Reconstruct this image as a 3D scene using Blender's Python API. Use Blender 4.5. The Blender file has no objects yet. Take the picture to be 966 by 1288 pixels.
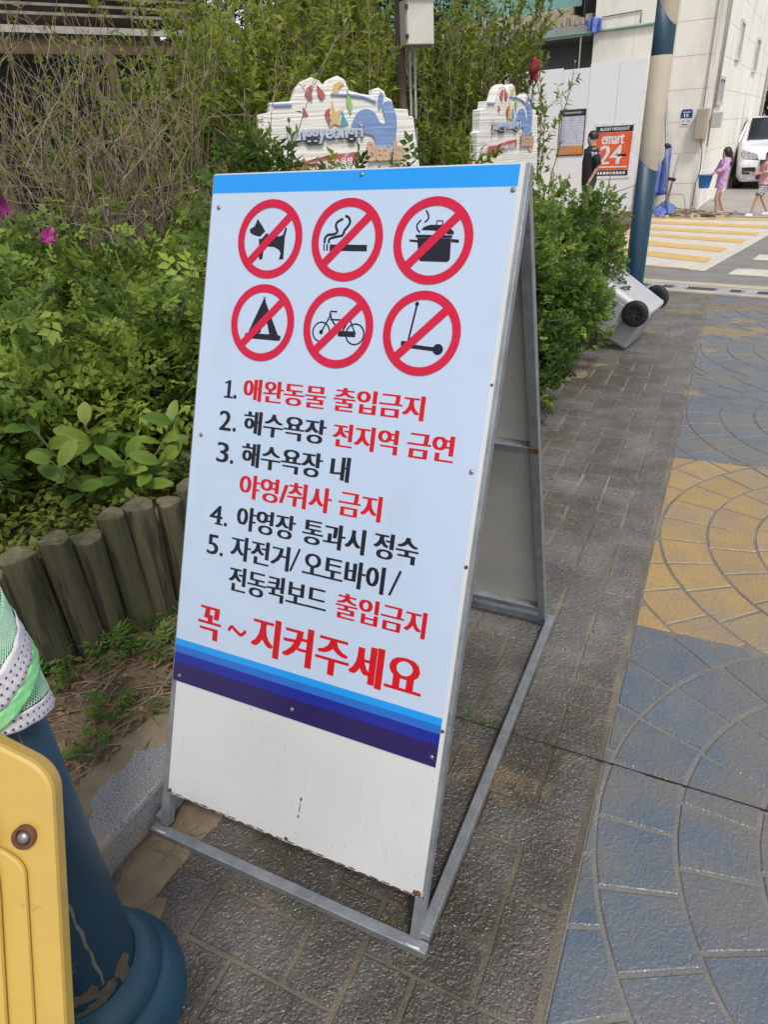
import bpy, bmesh, math, random
import numpy as np
from mathutils import Vector, Matrix

random.seed(7)
rng = np.random.default_rng(11)
SC = bpy.context.scene
COL = SC.collection
R = math.radians

# ------------------------------------------------------------------ camera
cam_data = bpy.data.cameras.new("camera")
cam = bpy.data.objects.new("camera", cam_data)
COL.objects.link(cam)
SC.camera = cam
PITCH, ROLL, YAW = 0.504685, -0.0572147, -0.466403
cam_loc = Vector((0.700663, -0.718446, 1.519688))
_cy, _sy = math.cos(YAW), math.sin(YAW)
_f = Vector((_sy * math.cos(PITCH), _cy * math.cos(PITCH), -math.sin(PITCH)))
_r = Vector((_cy, -_sy, 0))
_u = _r.cross(_f)
_c, _s = math.cos(ROLL), math.sin(ROLL)
_right = _c * _r + _s * _u
_up = _c * _u - _s * _r
m3 = Matrix((_right, _up, -_f)).transposed()
cam.matrix_world = Matrix.Translation(cam_loc) @ m3.to_4x4()
cam_data.sensor_fit = 'HORIZONTAL'
cam_data.sensor_width = 36.0
cam_data.lens = 849.3177 / 966 * 36.0
cam_data.clip_start = 0.02
cam_data.clip_end = 600

# ------------------------------------------------------------------ sky and sun
SUN_EL, SUN_AZ = 56.0, 138.0      # azimuth clockwise from +Y
world = bpy.data.worlds.new("World")
SC.world = world
world.use_nodes = True
wn = world.node_tree
wn.nodes.clear()
wo = wn.nodes.new("ShaderNodeOutputWorld")
bg = wn.nodes.new("ShaderNodeBackground")
sky = wn.nodes.new("ShaderNodeTexSky")
sky.sky_type = 'NISHITA'
sky.sun_disc = False
sky.sun_elevation = R(SUN_EL)
sky.sun_rotation = R(SUN_AZ)
sky.air_density = 1.0
sky.dust_density = 1.5
sky.ozone_density = 1.0
hsv = wn.nodes.new("ShaderNodeHueSaturation")
hsv.inputs['Saturation'].default_value = 0.34
bg.inputs[1].default_value = 0.125
wn.links.new(sky.outputs[0], hsv.inputs['Color'])
wn.links.new(hsv.outputs[0], bg.inputs[0])
wn.links.new(bg.outputs[0], wo.inputs[0])
sd = bpy.data.lights.new("sun", 'SUN')
sd.energy = 1.8
sd.angle = R(11)
sd.color = (1.0, 0.96, 0.9)
sun = bpy.data.objects.new("sun", sd)
COL.objects.link(sun)
_d = Vector((math.sin(R(SUN_AZ)) * math.cos(R(SUN_EL)), math.cos(R(SUN_AZ)) * math.cos(R(SUN_EL)), math.sin(R(SUN_EL))))
sun.rotation_euler = _d.to_track_quat('Z', 'Y').to_euler()
sun.location = (3, 5, 12)
SC.view_settings.view_transform = 'Standard'
SC.view_settings.look = 'None'
SC.view_settings.exposure = 0.52
SC.view_settings.gamma = 1.0
SC.view_settings.use_curve_mapping = False
SC.cycles.max_bounces = 7
SC.cycles.use_denoising = True

# ------------------------------------------------------------------ materials
MATS = {}
def mat(name, c, c2=None, rough=0.6, metal=0.0, ns=6.0, detail=4.0, bump=0.0, bs=60.0, bd=0.01, spec=0.5,
        stains=None, rr=None, objvar=0.0, coat=0.0, band=(0.35, 0.65), stretch=None, dist=0.0, bvor=False, wet=None):
    """procedural surface: two-tone noise, optional stains (colour, scale, lo, hi, rough), bump."""
    if name in MATS:
        return MATS[name]
    m = bpy.data.materials.new(name); m.use_nodes = True
    nt = m.node_tree; N = nt.nodes; L = nt.links
    p = N["Principled BSDF"]
    geo = N.new("ShaderNodeNewGeometry")
    mp = N.new("ShaderNodeMapping"); L.new(geo.outputs['Position'], mp.inputs[0])
    if stretch: mp.inputs['Scale'].default_value = stretch
    n1 = N.new("ShaderNodeTexNoise"); n1.inputs['Scale'].default_value = ns; n1.inputs['Detail'].default_value = detail
    n1.inputs['Distortion'].default_value = dist
    L.new(mp.outputs[0], n1.inputs['Vector'])
    mr = N.new("ShaderNodeMapRange"); mr.inputs[1].default_value = band[0]; mr.inputs[2].default_value = band[1]
    L.new(n1.outputs[0], mr.inputs[0])
    mx = N.new("ShaderNodeMix"); mx.data_type = 'RGBA'
    L.new(mr.outputs[0], mx.inputs[0])
    c2 = c2 or tuple(v * 0.8 for v in c)
    mx.inputs[6].default_value = (*c, 1); mx.inputs[7].default_value = (*c2, 1)
    col = mx.outputs[2]; rv = None
    if objvar:
        oi = N.new("ShaderNodeObjectInfo"); h = N.new("ShaderNodeHueSaturation")
        q = N.new("ShaderNodeMapRange"); q.inputs[3].default_value = 1 - objvar; q.inputs[4].default_value = 1 + objvar
        L.new(oi.outputs['Random'], q.inputs[0]); L.new(q.outputs[0], h.inputs['Value']); L.new(col, h.inputs['Color'])
        col = h.outputs[0]
    rnode = None
    if rr:
        rnode = N.new("ShaderNodeMapRange"); rnode.inputs[1].default_value = .3; rnode.inputs[2].default_value = .7
        rnode.inputs[3].default_value = rr[0]; rnode.inputs[4].default_value = rr[1]
        n3 = N.new("ShaderNodeTexNoise"); n3.inputs['Scale'].default_value = ns * 1.7; n3.inputs['Detail'].default_value = 5
        L.new(geo.outputs['Position'], n3.inputs['Vector']); L.new(n3.outputs[0], rnode.inputs[0])
        rv = rnode.outputs[0]
    for st in (stains or []):
        sc, s_scale, lo, hi, srough = st[:5]
        amt = st[5] if len(st) > 5 else 1.0
        n2 = N.new("ShaderNodeTexNoise"); n2.inputs['Scale'].default_value = s_scale; n2.inputs['Detail'].default_value = 6
        n2.inputs['Roughness'].default_value = .62
        of = N.new("ShaderNodeMapping"); of.inputs['Location'].default_value = (s_scale * 1.7, lo * 31, 3.1)
        L.new(mp.outputs[0], of.inputs[0]); L.new(of.outputs[0], n2.inputs['Vector'])
        q = N.new("ShaderNodeMapRange"); q.inputs[1].default_value = lo; q.inputs[2].default_value = hi; q.inputs[4].default_value = amt
        L.new(n2.outputs[0], q.inputs[0])
        m2 = N.new("ShaderNodeMix"); m2.data_type = 'RGBA'
        L.new(q.outputs[0], m2.inputs[0]); L.new(col, m2.inputs[6]); m2.inputs[7].default_value = (*sc, 1)
        col = m2.outputs[2]
        m4 = N.new("ShaderNodeMix"); m4.data_type = 'FLOAT'
        L.new(q.outputs[0], m4.inputs[0])
        if rv is not None: L.new(rv, m4.inputs[2])
        else: m4.inputs[2].default_value = rough
        m4.inputs[3].default_value = srough
        rv = m4.outputs[0]
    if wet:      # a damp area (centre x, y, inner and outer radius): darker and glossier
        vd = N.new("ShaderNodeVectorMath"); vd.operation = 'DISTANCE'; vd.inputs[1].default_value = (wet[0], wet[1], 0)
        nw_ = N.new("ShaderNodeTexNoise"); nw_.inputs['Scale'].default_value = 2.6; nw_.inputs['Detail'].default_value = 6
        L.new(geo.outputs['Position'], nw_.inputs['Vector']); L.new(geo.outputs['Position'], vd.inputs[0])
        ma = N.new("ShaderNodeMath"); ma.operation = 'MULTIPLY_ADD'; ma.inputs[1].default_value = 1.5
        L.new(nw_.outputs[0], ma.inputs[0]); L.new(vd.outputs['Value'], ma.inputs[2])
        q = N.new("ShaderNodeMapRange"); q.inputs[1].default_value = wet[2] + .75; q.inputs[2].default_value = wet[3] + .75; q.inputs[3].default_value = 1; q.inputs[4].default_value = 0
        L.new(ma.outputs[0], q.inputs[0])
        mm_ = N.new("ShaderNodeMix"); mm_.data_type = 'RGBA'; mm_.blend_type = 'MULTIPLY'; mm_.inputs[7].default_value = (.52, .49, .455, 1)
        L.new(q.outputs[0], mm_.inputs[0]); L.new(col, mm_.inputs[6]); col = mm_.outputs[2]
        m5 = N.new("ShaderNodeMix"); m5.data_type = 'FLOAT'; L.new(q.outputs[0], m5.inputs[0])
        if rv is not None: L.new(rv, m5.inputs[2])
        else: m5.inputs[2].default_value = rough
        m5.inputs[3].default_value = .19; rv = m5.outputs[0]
    L.new(col, p.inputs['Base Color'])
    if rv is not None: L.new(rv, p.inputs['Roughness'])
    else: p.inputs['Roughness'].default_value = rough
    p.inputs['Metallic'].default_value = metal
    p.inputs['Specular IOR Level'].default_value = spec
    p.inputs['Coat Weight'].default_value = coat
    if bump:
        b = N.new("ShaderNodeBump"); b.inputs['Strength'].default_value = bump; b.inputs['Distance'].default_value = bd
        if bvor:
            nb = N.new("ShaderNodeTexVoronoi"); nb.feature = 'SMOOTH_F1'; nb.inputs['Scale'].default_value = bs
            wv = N.new("ShaderNodeTexNoise"); wv.inputs['Scale'].default_value = bs * .6; wv.inputs['Detail'].default_value = 3
            vm = N.new("ShaderNodeVectorMath"); vm.operation = 'SCALE'; vm.inputs['Scale'].default_value = .035
            va = N.new("ShaderNodeVectorMath"); va.operation = 'ADD'
            L.new(mp.outputs[0], wv.inputs['Vector']); L.new(wv.outputs['Color'], vm.inputs[0])
            L.new(mp.outputs[0], va.inputs[0]); L.new(vm.outputs[0], va.inputs[1]); L.new(va.outputs[0], nb.inputs['Vector'])
        else:
            nb = N.new("ShaderNodeTexNoise"); nb.inputs['Scale'].default_value = bs; nb.inputs['Detail'].default_value = 5
            L.new(mp.outputs[0], nb.inputs['Vector'])
        L.new(nb.outputs[0], b.inputs['Height']); L.new(b.outputs[0], p.inputs['Normal'])
    MATS[name] = m
    return m

def leafmat(name, cols, trans=0.35, rough=0.5):
    if name in MATS: return MATS[name]
    m = bpy.data.materials.new(name); m.use_nodes = True
    nt = m.node_tree; N = nt.nodes; L = nt.links
    p = N["Principled BSDF"]; out = N["Material Output"]
    at = N.new("ShaderNodeAttribute"); at.attribute_name = "tone"
    cr = N.new("ShaderNodeValToRGB")
    e = cr.color_ramp.elements
    e[0].color = (*cols[0], 1); e[-1].color = (*cols[-1], 1); e[-1].position = 1
    for i, c in enumerate(cols[1:-1]):
        q = e.new((i + 1) / (len(cols) - 1)); q.color = (*c, 1)
    L.new(at.outputs['Fac'], cr.inputs[0]); L.new(cr.outputs[0], p.inputs['Base Color'])
    p.inputs['Roughness'].default_value = rough; p.inputs['Specular IOR Level'].default_value = .35
    t = N.new("ShaderNodeBsdfTranslucent"); g = N.new("ShaderNodeHueSaturation"); g.inputs['Value'].default_value = 1.5
    g.inputs['Hue'].default_value = .485
    L.new(cr.outputs[0], g.inputs['Color']); L.new(g.outputs[0], t.inputs[0])
    ms = N.new("ShaderNodeMixShader"); ms.inputs[0].default_value = trans
    L.new(p.outputs[0], ms.inputs[1]); L.new(t.outputs[0], ms.inputs[2]); L.new(ms.outputs[0], out.inputs[0])
    MATS[name] = m
    return m

SAND = (.26, .20, .13)
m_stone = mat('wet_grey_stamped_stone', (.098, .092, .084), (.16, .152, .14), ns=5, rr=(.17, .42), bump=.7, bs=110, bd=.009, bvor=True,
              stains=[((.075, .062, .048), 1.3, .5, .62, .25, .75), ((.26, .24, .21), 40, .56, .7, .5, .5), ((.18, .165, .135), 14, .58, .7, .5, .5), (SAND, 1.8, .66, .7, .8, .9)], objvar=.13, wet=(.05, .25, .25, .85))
m_blue = mat('worn_blue_stamped_stone', (.09, .118, .155), (.13, .14, .15), ns=7, rr=(.2, .42), bump=.42, bs=105, bd=.008, bvor=True,
             stains=[((.15, .142, .13), 2.3, .42, .58, .3, .9), ((.3, .3, .3), 50, .62, .72, .5, .5), (SAND, 1.8, .6, .64, .8, .95)], objvar=.08)
m_yellow = mat('worn_yellow_stamped_stone', (.36, .235, .088), (.30, .21, .11), ns=7, rr=(.25, .5), bump=.42, bs=95, bd=.008, bvor=True,
               stains=[((.22, .19, .155), 2.1, .45, .65, .4, .65), ((.5, .3, .07), 60, .6, .7, .5, .4)], objvar=.08)
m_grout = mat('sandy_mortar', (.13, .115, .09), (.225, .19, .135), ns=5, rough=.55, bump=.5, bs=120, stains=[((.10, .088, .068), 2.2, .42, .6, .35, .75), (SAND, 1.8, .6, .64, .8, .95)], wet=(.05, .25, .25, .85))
m_grout_grey = mat('grey_mortar', (.15, .146, .138), (.185, .172, .15), ns=9, rough=.65, bump=.4, bs=120, stains=[((.12, .11, .1), 3, .5, .65, .4, .8), (SAND, 1.8, .6, .64, .8, .95)])
m_sand = mat('damp_sand', (.17, .13, .08), (.25, .195, .125), ns=14, rough=.85, bump=.6, bs=220)
m_asphalt = mat('asphalt', (.19, .18, .17), (.235, .225, .21), ns=3, rough=.8, bump=.4, bs=150)
m_concrete = mat('pale_concrete', (.36, .335, .3), (.28, .26, .235), ns=1.2, rough=.8, bump=.3, bs=60, stains=[((.2, .18, .15), .8, .52, .65, .8, .6)])
m_paintw = mat('white_road_paint', (.62, .57, .5), (.54, .49, .43), ns=5, rough=.6, stains=[((.33, .29, .25), 5, .6, .72, .8, .6)])
m_painty = mat('yellow_road_paint', (.66, .43, .13), (.56, .37, .13), ns=5, rough=.6, stains=[((.4, .31, .2), 5, .6, .72, .8, .6)])
m_gutter = mat('cream_kerb_stone', (.5, .42, .32), (.4, .34, .27), ns=4, rough=.75)
m_channel = mat('grey_channel_stone', (.36, .37, .37), (.3, .3, .3), ns=4, rough=.7)
m_iron = mat('dark_iron', (.03, .03, .03), rough=.6)
m_granite = mat('granite', (.30, .30, .31), (.15, .15, .155), ns=230, detail=2, rough=.55, bump=.3, bs=200, band=(.42, .58),
                stains=[((.3, .245, .17), 4, .54, .62, .85, .85)])
m_soil = mat('soil_with_litter', (.12, .078, .045), (.2, .145, .09), ns=18, rough=.9, bump=1.0, bs=45, bd=.02,
             stains=[((.05, .036, .022), 7, .5, .62, .9, .8), ((.27, .21, .13), 5, .58, .68, .9, .8)])
m_log = mat('weathered_log', (.052, .055, .026), (.095, .084, .046), ns=14, rough=.85, bump=1.0, bs=95, bd=.008, stretch=(1, 1, .07),
            stains=[((.022, .02, .012), 34, .5, .58, .8, .9), ((.16, .09, .045), 9, .62, .7, .8, .6), ((.2, .17, .1), 30, .6, .7, .8, .5)], objvar=.2)
m_logtop = mat('log_end_grain', (.16, .14, .085), (.1, .09, .05), ns=30, rough=.8, bump=.5, bs=80, stains=[((.05, .06, .02), 12, .5, .6, .9, .7)])
m_steel = mat('galvanised_steel', (.44, .46, .48), (.33, .35, .37), ns=30, rough=.42, metal=.75, bump=.12, bs=150,
              stains=[((.2, .21, .22), 6, .55, .68, .6, .6)])
m_steel_dull = mat('dull_galvanised_steel', (.3, .32, .34), (.22, .235, .25), ns=25, rough=.5, metal=.55, bump=.12, bs=120)
m_board = mat('white_board', (.56, .57, .57), (.51, .52, .52), ns=3, rough=.38, stains=[((.6, .58, .53), 25, .66, .75, .5, .4)])
m_board_in = mat('board_reverse', (.47, .45, .42), (.41, .395, .36), ns=5, rough=.7)
m_print = mat('print_ground', (.445, .535, .665), (.425, .515, .65), ns=2, rough=.36, stretch=(1, 1, .25), stains=[((.36, .42, .5), 9, .56, .7, .5, .3), ((.5, .55, .6), 30, .62, .74, .6, .25)])
m_rust = mat('rust', (.17, .065, .025), (.09, .035, .02), ns=70, rough=.85, bump=.5, bs=200)
m_screw = mat('screw_steel', (.3, .29, .28), rough=.35, metal=.8)
m_ring = mat('ink_crimson', (.52, .010, .045), (.49, .010, .042), rough=.4, spec=.3)
m_black = mat('ink_black', (.012, .013, .022), (.015, .016, .026), rough=.4, spec=.25)
m_red = mat('ink_red', (.52, .008, .014), (.49, .008, .014), rough=.4, spec=.3)
m_sky1 = mat('ink_sky_blue', (.012, .27, .72), (.012, .26, .70), rough=.34)
m_b2 = mat('ink_azure', (.02, .13, .48), (.02, .12, .46), rough=.34)
m_b3 = mat('ink_royal_blue', (.014, .022, .25), (.012, .02, .24), rough=.34)
m_b4 = mat('ink_navy', (.022, .013, .085), (.024, .014, .09), rough=.34)
m_poleblue = mat('petrol_blue_paint', (.009, .044, .08), (.008, .035, .064), ns=4, rough=.42, spec=.4, bump=.08, bs=220,
                 stains=[((.12, .10, .08), 9, .68, .72, .8, .8)])
m_flange = mat('petrol_blue_cast', (.014, .07, .12), (.012, .06, .105), ns=6, rough=.42, bump=.1, bs=90, stains=[((.1, .11, .12), 30, .7, .74, .8, .7)])
m_polewhite = mat('cream_pole_paint', (.40, .345, .27), (.36, .31, .245), ns=4, rough=.65, spec=.3)
m_yplastic = mat('yellow_plastic', (.50, .325, .07), (.44, .285, .062), ns=3, rough=.45, bump=.08, bs=60, stains=[((.36, .25, .11), 11, .56, .72, .7, .6), ((.2, .15, .08), 60, .66, .74, .8, .5)])
m_mesh = mat('green_net', (.13, .34, .21), (.18, .42, .26), ns=60, rough=.85)
m_thread = mat('net_thread', (.52, .74, .58), (.42, .66, .5), ns=60, rough=.8)
m_ribbon = mat('white_ribbon', (.74, .72, .76), (.66, .64, .69), ns=20, rough=.7, bump=.2, bs=200)
m_dot = mat('dark_dots', (.07, .06, .09), rough=.7)
m_wood = mat('brown_timber', (.15, .105, .07), (.09, .065, .045), ns=12, rough=.8, bump=.4, bs=40, stretch=(1, 1, .3))
m_roof = mat('weathered_roof_board', (.17, .145, .125), (.1, .085, .07), ns=9, rough=.85, bump=.5, bs=30, objvar=.25)
m_fascia = mat('pale_fascia', (.4, .37, .33), (.3, .27, .24), ns=8, rough=.7)
m_beam = mat('tan_beam', (.22, .155, .09), (.17, .12, .075), ns=8, rough=.8)
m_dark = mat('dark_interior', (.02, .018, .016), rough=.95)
m_twig = mat('grey_brown_twig', (.27, .205, .15), (.15, .11, .078), ns=20, rough=.85)
m_twigd = mat('dark_twig', (.06, .045, .033), (.1, .075, .05), ns=20, rough=.85)
m_greenstem = mat('green_stem', (.07, .1, .03), (.1, .08, .035), ns=20, rough=.7)
m_wall = mat('white_wall_panel', (.84, .80, .71), (.78, .75, .67), ns=1.3, rough=.7,
             stains=[((.5, .47, .40), .9, .5, .66, .8, .7), ((.4, .38, .33), 5, .64, .74, .8, .4)], objvar=.02, stretch=(1, 1, .45))
m_wallback = mat('panel_joint', (.6, .58, .52), rough=.9)
m_hoard = mat('white_hoarding_sheet', (.80, .80, .82), (.77, .77, .79), ns=.7, rough=.5, objvar=.015)
m_recess = mat('grey_render', (.33, .34, .33), (.27, .28, .27), ns=1.5, rough=.8)
m_rubble = mat('broken_concrete', (.45, .38, .29), (.33, .28, .22), ns=9, rough=.9, bump=.8, bs=25)
m_glassg = mat('green_glass', (.12, .3, .25), (.2, .4, .36), ns=2, rough=.12, spec=.8)
m_glassd = mat('dark_glass', (.02, .025, .03), rough=.1, spec=.8)
m_frame = mat('window_frame_white', (.6, .6, .58), rough=.5)
m_pipeg = mat('green_pipe_paint', (.2, .33, .24), rough=.5)
m_pipe = mat('grey_conduit', (.45, .44, .41), (.38, .37, .34), rough=.5)
m_ebox = mat('beige_steel_box', (.42, .36, .29), (.36, .31, .25), ns=3, rough=.5)
m_eboxl = mat('light_box_paint', (.56, .54, .48), (.48, .46, .41), ns=4, rough=.55)
m_orange = mat('poster_orange', (.82, .13, .045), rough=.5)
m_pblack = mat('poster_black', (.025, .025, .03), rough=.5)
m_pwhite = mat('poster_white', (.8, .8, .82), rough=.5)
m_amber = mat('notice_amber', (.72, .26, .03), rough=.5)
m_lav = mat('notice_paper', (.6, .6, .72), rough=.5)
m_signblue = mat('number_plate_blue', (.025, .06, .3), rough=.4)
m_tarp = mat('blue_tarpaulin', (.06, .11, .42), (.13, .19, .52), ns=5, rough=.5, bump=.5, bs=14, bd=.03)
m_bucket = mat('blue_bucket_plastic', (.01, .17, .5), rough=.35)
m_signw = mat('whitewashed_carved_wood', (.76, .74, .69), (.66, .64, .59), ns=6, rough=.7, stretch=(.15, .15, 6), bump=.9, bs=11, bd=.01,
              stains=[((.4, .38, .34), 14, .54, .66, .8, .7)])
m_aw = mat('carving_blue', (.13, .21, .44), (.2, .29, .5), ns=8, rough=.7, stains=[((.5, .53, .6), 10, .54, .7, .7, .6)], stretch=(.3, .3, 6))
m_ar = mat('carving_red', (.45, .09, .1), (.38, .08, .09), ns=12, rough=.7, stains=[((.6, .5, .47), 16, .56, .7, .7, .7)])
m_ay = mat('carving_yellow', (.6, .42, .16), (.55, .4, .2), ns=12, rough=.6)
m_ag = mat('carving_green', (.28, .45, .16), rough=.6)
m_at = mat('carving_teal', (.1, .36, .45), rough=.6)
m_ap = mat('carving_pink', (.6, .4, .34), rough=.7, stains=[((.66, .62, .58), 14, .55, .7, .7, .45)])
m_al = mat('carving_pale_blue', (.42, .5, .62), rough=.7, stains=[((.66, .66, .66), 14, .55, .7, .7, .45)])
m_binw = mat('pale_grey_bin_plastic', (.42, .42, .44), (.37, .37, .39), ns=5, rough=.42, stains=[((.24, .22, .2), 7, .58, .7, .6, .5)])
m_rubber = mat('black_rubber', (.014, .014, .015), rough=.65)
m_rim = mat('black_plastic_rim', (.03, .03, .032), rough=.45)
m_carw = mat('white_car_paint', (.74, .75, .77), rough=.25, coat=.6)
m_chrome = mat('chrome', (.6, .6, .62), rough=.15, metal=1)
m_lamp = mat('headlight_lens', (.35, .37, .4), (.15, .16, .18), ns=25, rough=.1, spec=.8)
m_skin = mat('skin', (.5, .3, .21), (.46, .27, .19), rough=.55)
m_hair = mat('black_hair', (.014, .011, .011), rough=.45)
m_lilac = mat('lilac_fabric', (.64, .38, .64), (.54, .3, .56), ns=14, rough=.85, bump=1, bs=22, bd=.05)
m_pink = mat('pink_fabric', (.76, .42, .42), (.64, .34, .35), ns=14, rough=.85, bump=1, bs=22, bd=.05)
m_blackcl = mat('black_fabric', (.018, .018, .022), (.025, .025, .03), rough=.85)
m_whitecl = mat('pale_print', (.55, .52, .62), rough=.8)
m_shoe = mat('white_shoe', (.7, .7, .68), rough=.6)
m_redcloth = mat('dark_red_cloth', (.22, .015, .012), (.16, .012, .01), rough=.8)
m_petal = mat('magenta_petal', (.48, .04, .3), (.38, .03, .22), ns=30, rough=.6)
m_wpetal = mat('white_petal', (.75, .75, .72), rough=.6)
m_deadleaf = mat('dead_leaf', (.2, .1, .045), (.27, .16, .08), ns=30, rough=.85)

lf_rose = leafmat('rose_leaf', [(.04, .075, .02), (.09, .155, .03), (.18, .27, .045), (.32, .40, .07)], trans=.42)
lf_tall = leafmat('willowy_leaf', [(.06, .095, .018), (.12, .175, .026), (.2, .26, .035), (.3, .36, .055)], trans=.5)
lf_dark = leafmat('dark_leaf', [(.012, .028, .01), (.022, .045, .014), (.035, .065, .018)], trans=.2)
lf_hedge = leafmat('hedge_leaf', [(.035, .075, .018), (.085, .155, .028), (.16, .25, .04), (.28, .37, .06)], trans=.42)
lf_big = leafmat('broad_leaf', [(.05, .11, .022), (.1, .19, .03), (.19, .28, .04), (.36, .40, .07)], trans=.35)
lf_ground = leafmat('ground_leaf', [(.07, .1, .022), (.14, .18, .035), (.24, .26, .06)], trans=.3)
lf_weed = leafmat('weed_leaf', [(.045, .095, .02), (.09, .165, .032), (.15, .24, .045)], trans=.35)

# ------------------------------------------------------------------ builders
OFF = {}
class MB:
    def __init__(s): s.v = []; s.f = []
    def add(s, vs, fs):
        o = len(s.v); s.v += [tuple(v) for v in vs]; s.f += [tuple(i + o for i in f) for f in fs]; return s
    def box(s, x0, x1, y0, y1, z0, z1, M=None):
        vs = [Vector((x, y, z)) for z in (z0, z1) for y in (y0, y1) for x in (x0, x1)]
        if M is not None: vs = [M @ v for v in vs]
        return s.add(vs, [(0, 2, 3, 1), (4, 5, 7, 6), (0, 1, 5, 4), (2, 6, 7, 3), (0, 4, 6, 2), (1, 3, 7, 5)])
    def beam(s, a, b, w, h, up=(0, 0, 1)):
        a = Vector(a); b = Vector(b); d = (b - a).normalized(); u = Vector(up)
        r = d.cross(u).normalized(); u = r.cross(d)
        vs = []
        for p in (a, b):
            for sx, sz in ((-1, -1), (1, -1), (1, 1), (-1, 1)): vs.append(p + r * sx * w / 2 + u * sz * h / 2)
        return s.add(vs, [(0, 1, 2, 3), (7, 6, 5, 4), (0, 4, 5, 1), (1, 5, 6, 2), (2, 6, 7, 3), (3, 7, 4, 0)])
    def tube(s, pts, rad, n=6, cap=True):
        pts = [Vector(p) for p in pts]; k = len(pts)
        rad = rad if hasattr(rad, '__len__') else [rad] * k
        prev = None; vs = []; fs = []
        for i, p in enumerate(pts):
            d = (pts[min(i + 1, k - 1)] - pts[max(i - 1, 0)])
            d = d.normalized() if d.length > 1e-9 else Vector((0, 0, 1))
            if prev is None:
                a = Vector((0, 0, 1)) if abs(d.z) < .9 else Vector((1, 0, 0))
                x = d.cross(a).normalized()
            else:
                x = prev - d * prev.dot(d)
                x = x.normalized() if x.length > 1e-6 else d.orthogonal().normalized()
            prev = x; y = d.cross(x)
            for j in range(n):
                t = 2 * math.pi * j / n
                vs.append(p + (x * math.cos(t) + y * math.sin(t)) * rad[i])
        for i in range(k - 1):
            for j in range(n):
                j2 = (j + 1) % n
                fs.append((i * n + j, i * n + j2, (i + 1) * n + j2, (i + 1) * n + j))
        if cap: fs.append(tuple(range(n - 1, -1, -1))); fs.append(tuple((k - 1) * n + j for j in range(n)))
        return s.add(vs, fs)
    def lathe(s, prof, n=24, c=(0, 0, 0), M=None, cap=True):
        vs = []; fs = []; k = len(prof)
        for r, z in prof:
            for j in range(n):
                t = 2 * math.pi * j / n
                v = Vector((r * math.cos(t), r * math.sin(t), z))
                vs.append((M @ v if M is not None else v) + Vector(c))
        for i in range(k - 1):
            for j in range(n):
                j2 = (j + 1) % n; fs.append((i * n + j, i * n + j2, (i + 1) * n + j2, (i + 1) * n + j))
        if cap: fs.append(tuple(range(n - 1, -1, -1))); fs.append(tuple((k - 1) * n + j for j in range(n)))
        return s.add(vs, fs)
    def prism(s, pts2, frame, h0, h1):
        """polygon extruded along the normal of frame=(origin, ux, uy, un)"""
        o, ux, uy, un = [Vector(q) for q in frame]; n = len(pts2)
        ar = sum(pts2[i][0] * pts2[(i + 1) % n][1] - pts2[(i + 1) % n][0] * pts2[i][1] for i in range(n))
        if ar < 0: pts2 = list(reversed(pts2))
        vs = [o + ux * a + uy * b + un * h0 for a, b in pts2] + [o + ux * a + uy * b + un * h1 for a, b in pts2]
        fs = [tuple(range(n - 1, -1, -1)), tuple(range(n, 2 * n))]
        for i in range(n):
            j = (i + 1) % n; fs.append((i, j, n + j, n + i))
        return s.add(vs, fs)

def build(name, mb, m, parent=None, smooth=False, bevel=0, kind=None, mats=None, fm=None):
    me = bpy.data.meshes.new(name)
    off = Vector((0, 0, 0)); p = parent
    if parent is not None: off = OFF.get(parent.name, off)
    me.from_pydata([(v[0] - off.x, v[1] - off.y, v[2] - off.z) for v in mb.v], [], mb.f)
    for q in (mats or [m]): me.materials.append(q)
    if fm: me.polygons.foreach_set('material_index', fm)
    if smooth: me.polygons.foreach_set('use_smooth', [True] * len(me.polygons))
    me.update()
    o = bpy.data.objects.new(name, me); COL.objects.link(o)
    if parent is not None: o.parent = parent; OFF[o.name] = off
    if bevel:
        b = o.modifiers.new('bevel', 'BEVEL'); b.width = bevel; b.segments = 2; b.limit_method = 'ANGLE'; b.angle_limit = R(40)
    if kind: o['kind'] = kind
    return o
def struct(name, mb, m, **k): return build(name, mb, m, kind='structure', **k)
def tag(o, label, cat, group=None, kind=None):
    o['label'] = label; o['category'] = cat
    if group: o['group'] = group
    if kind: o['kind'] = kind
    return o
def thing(name, loc, label, cat, group=None):
    o = bpy.data.objects.new(name, None); COL.objects.link(o); o.location = loc; o.empty_display_size = .1
    OFF[o.name] = Vector(loc); return tag(o, label, cat, group)

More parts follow.
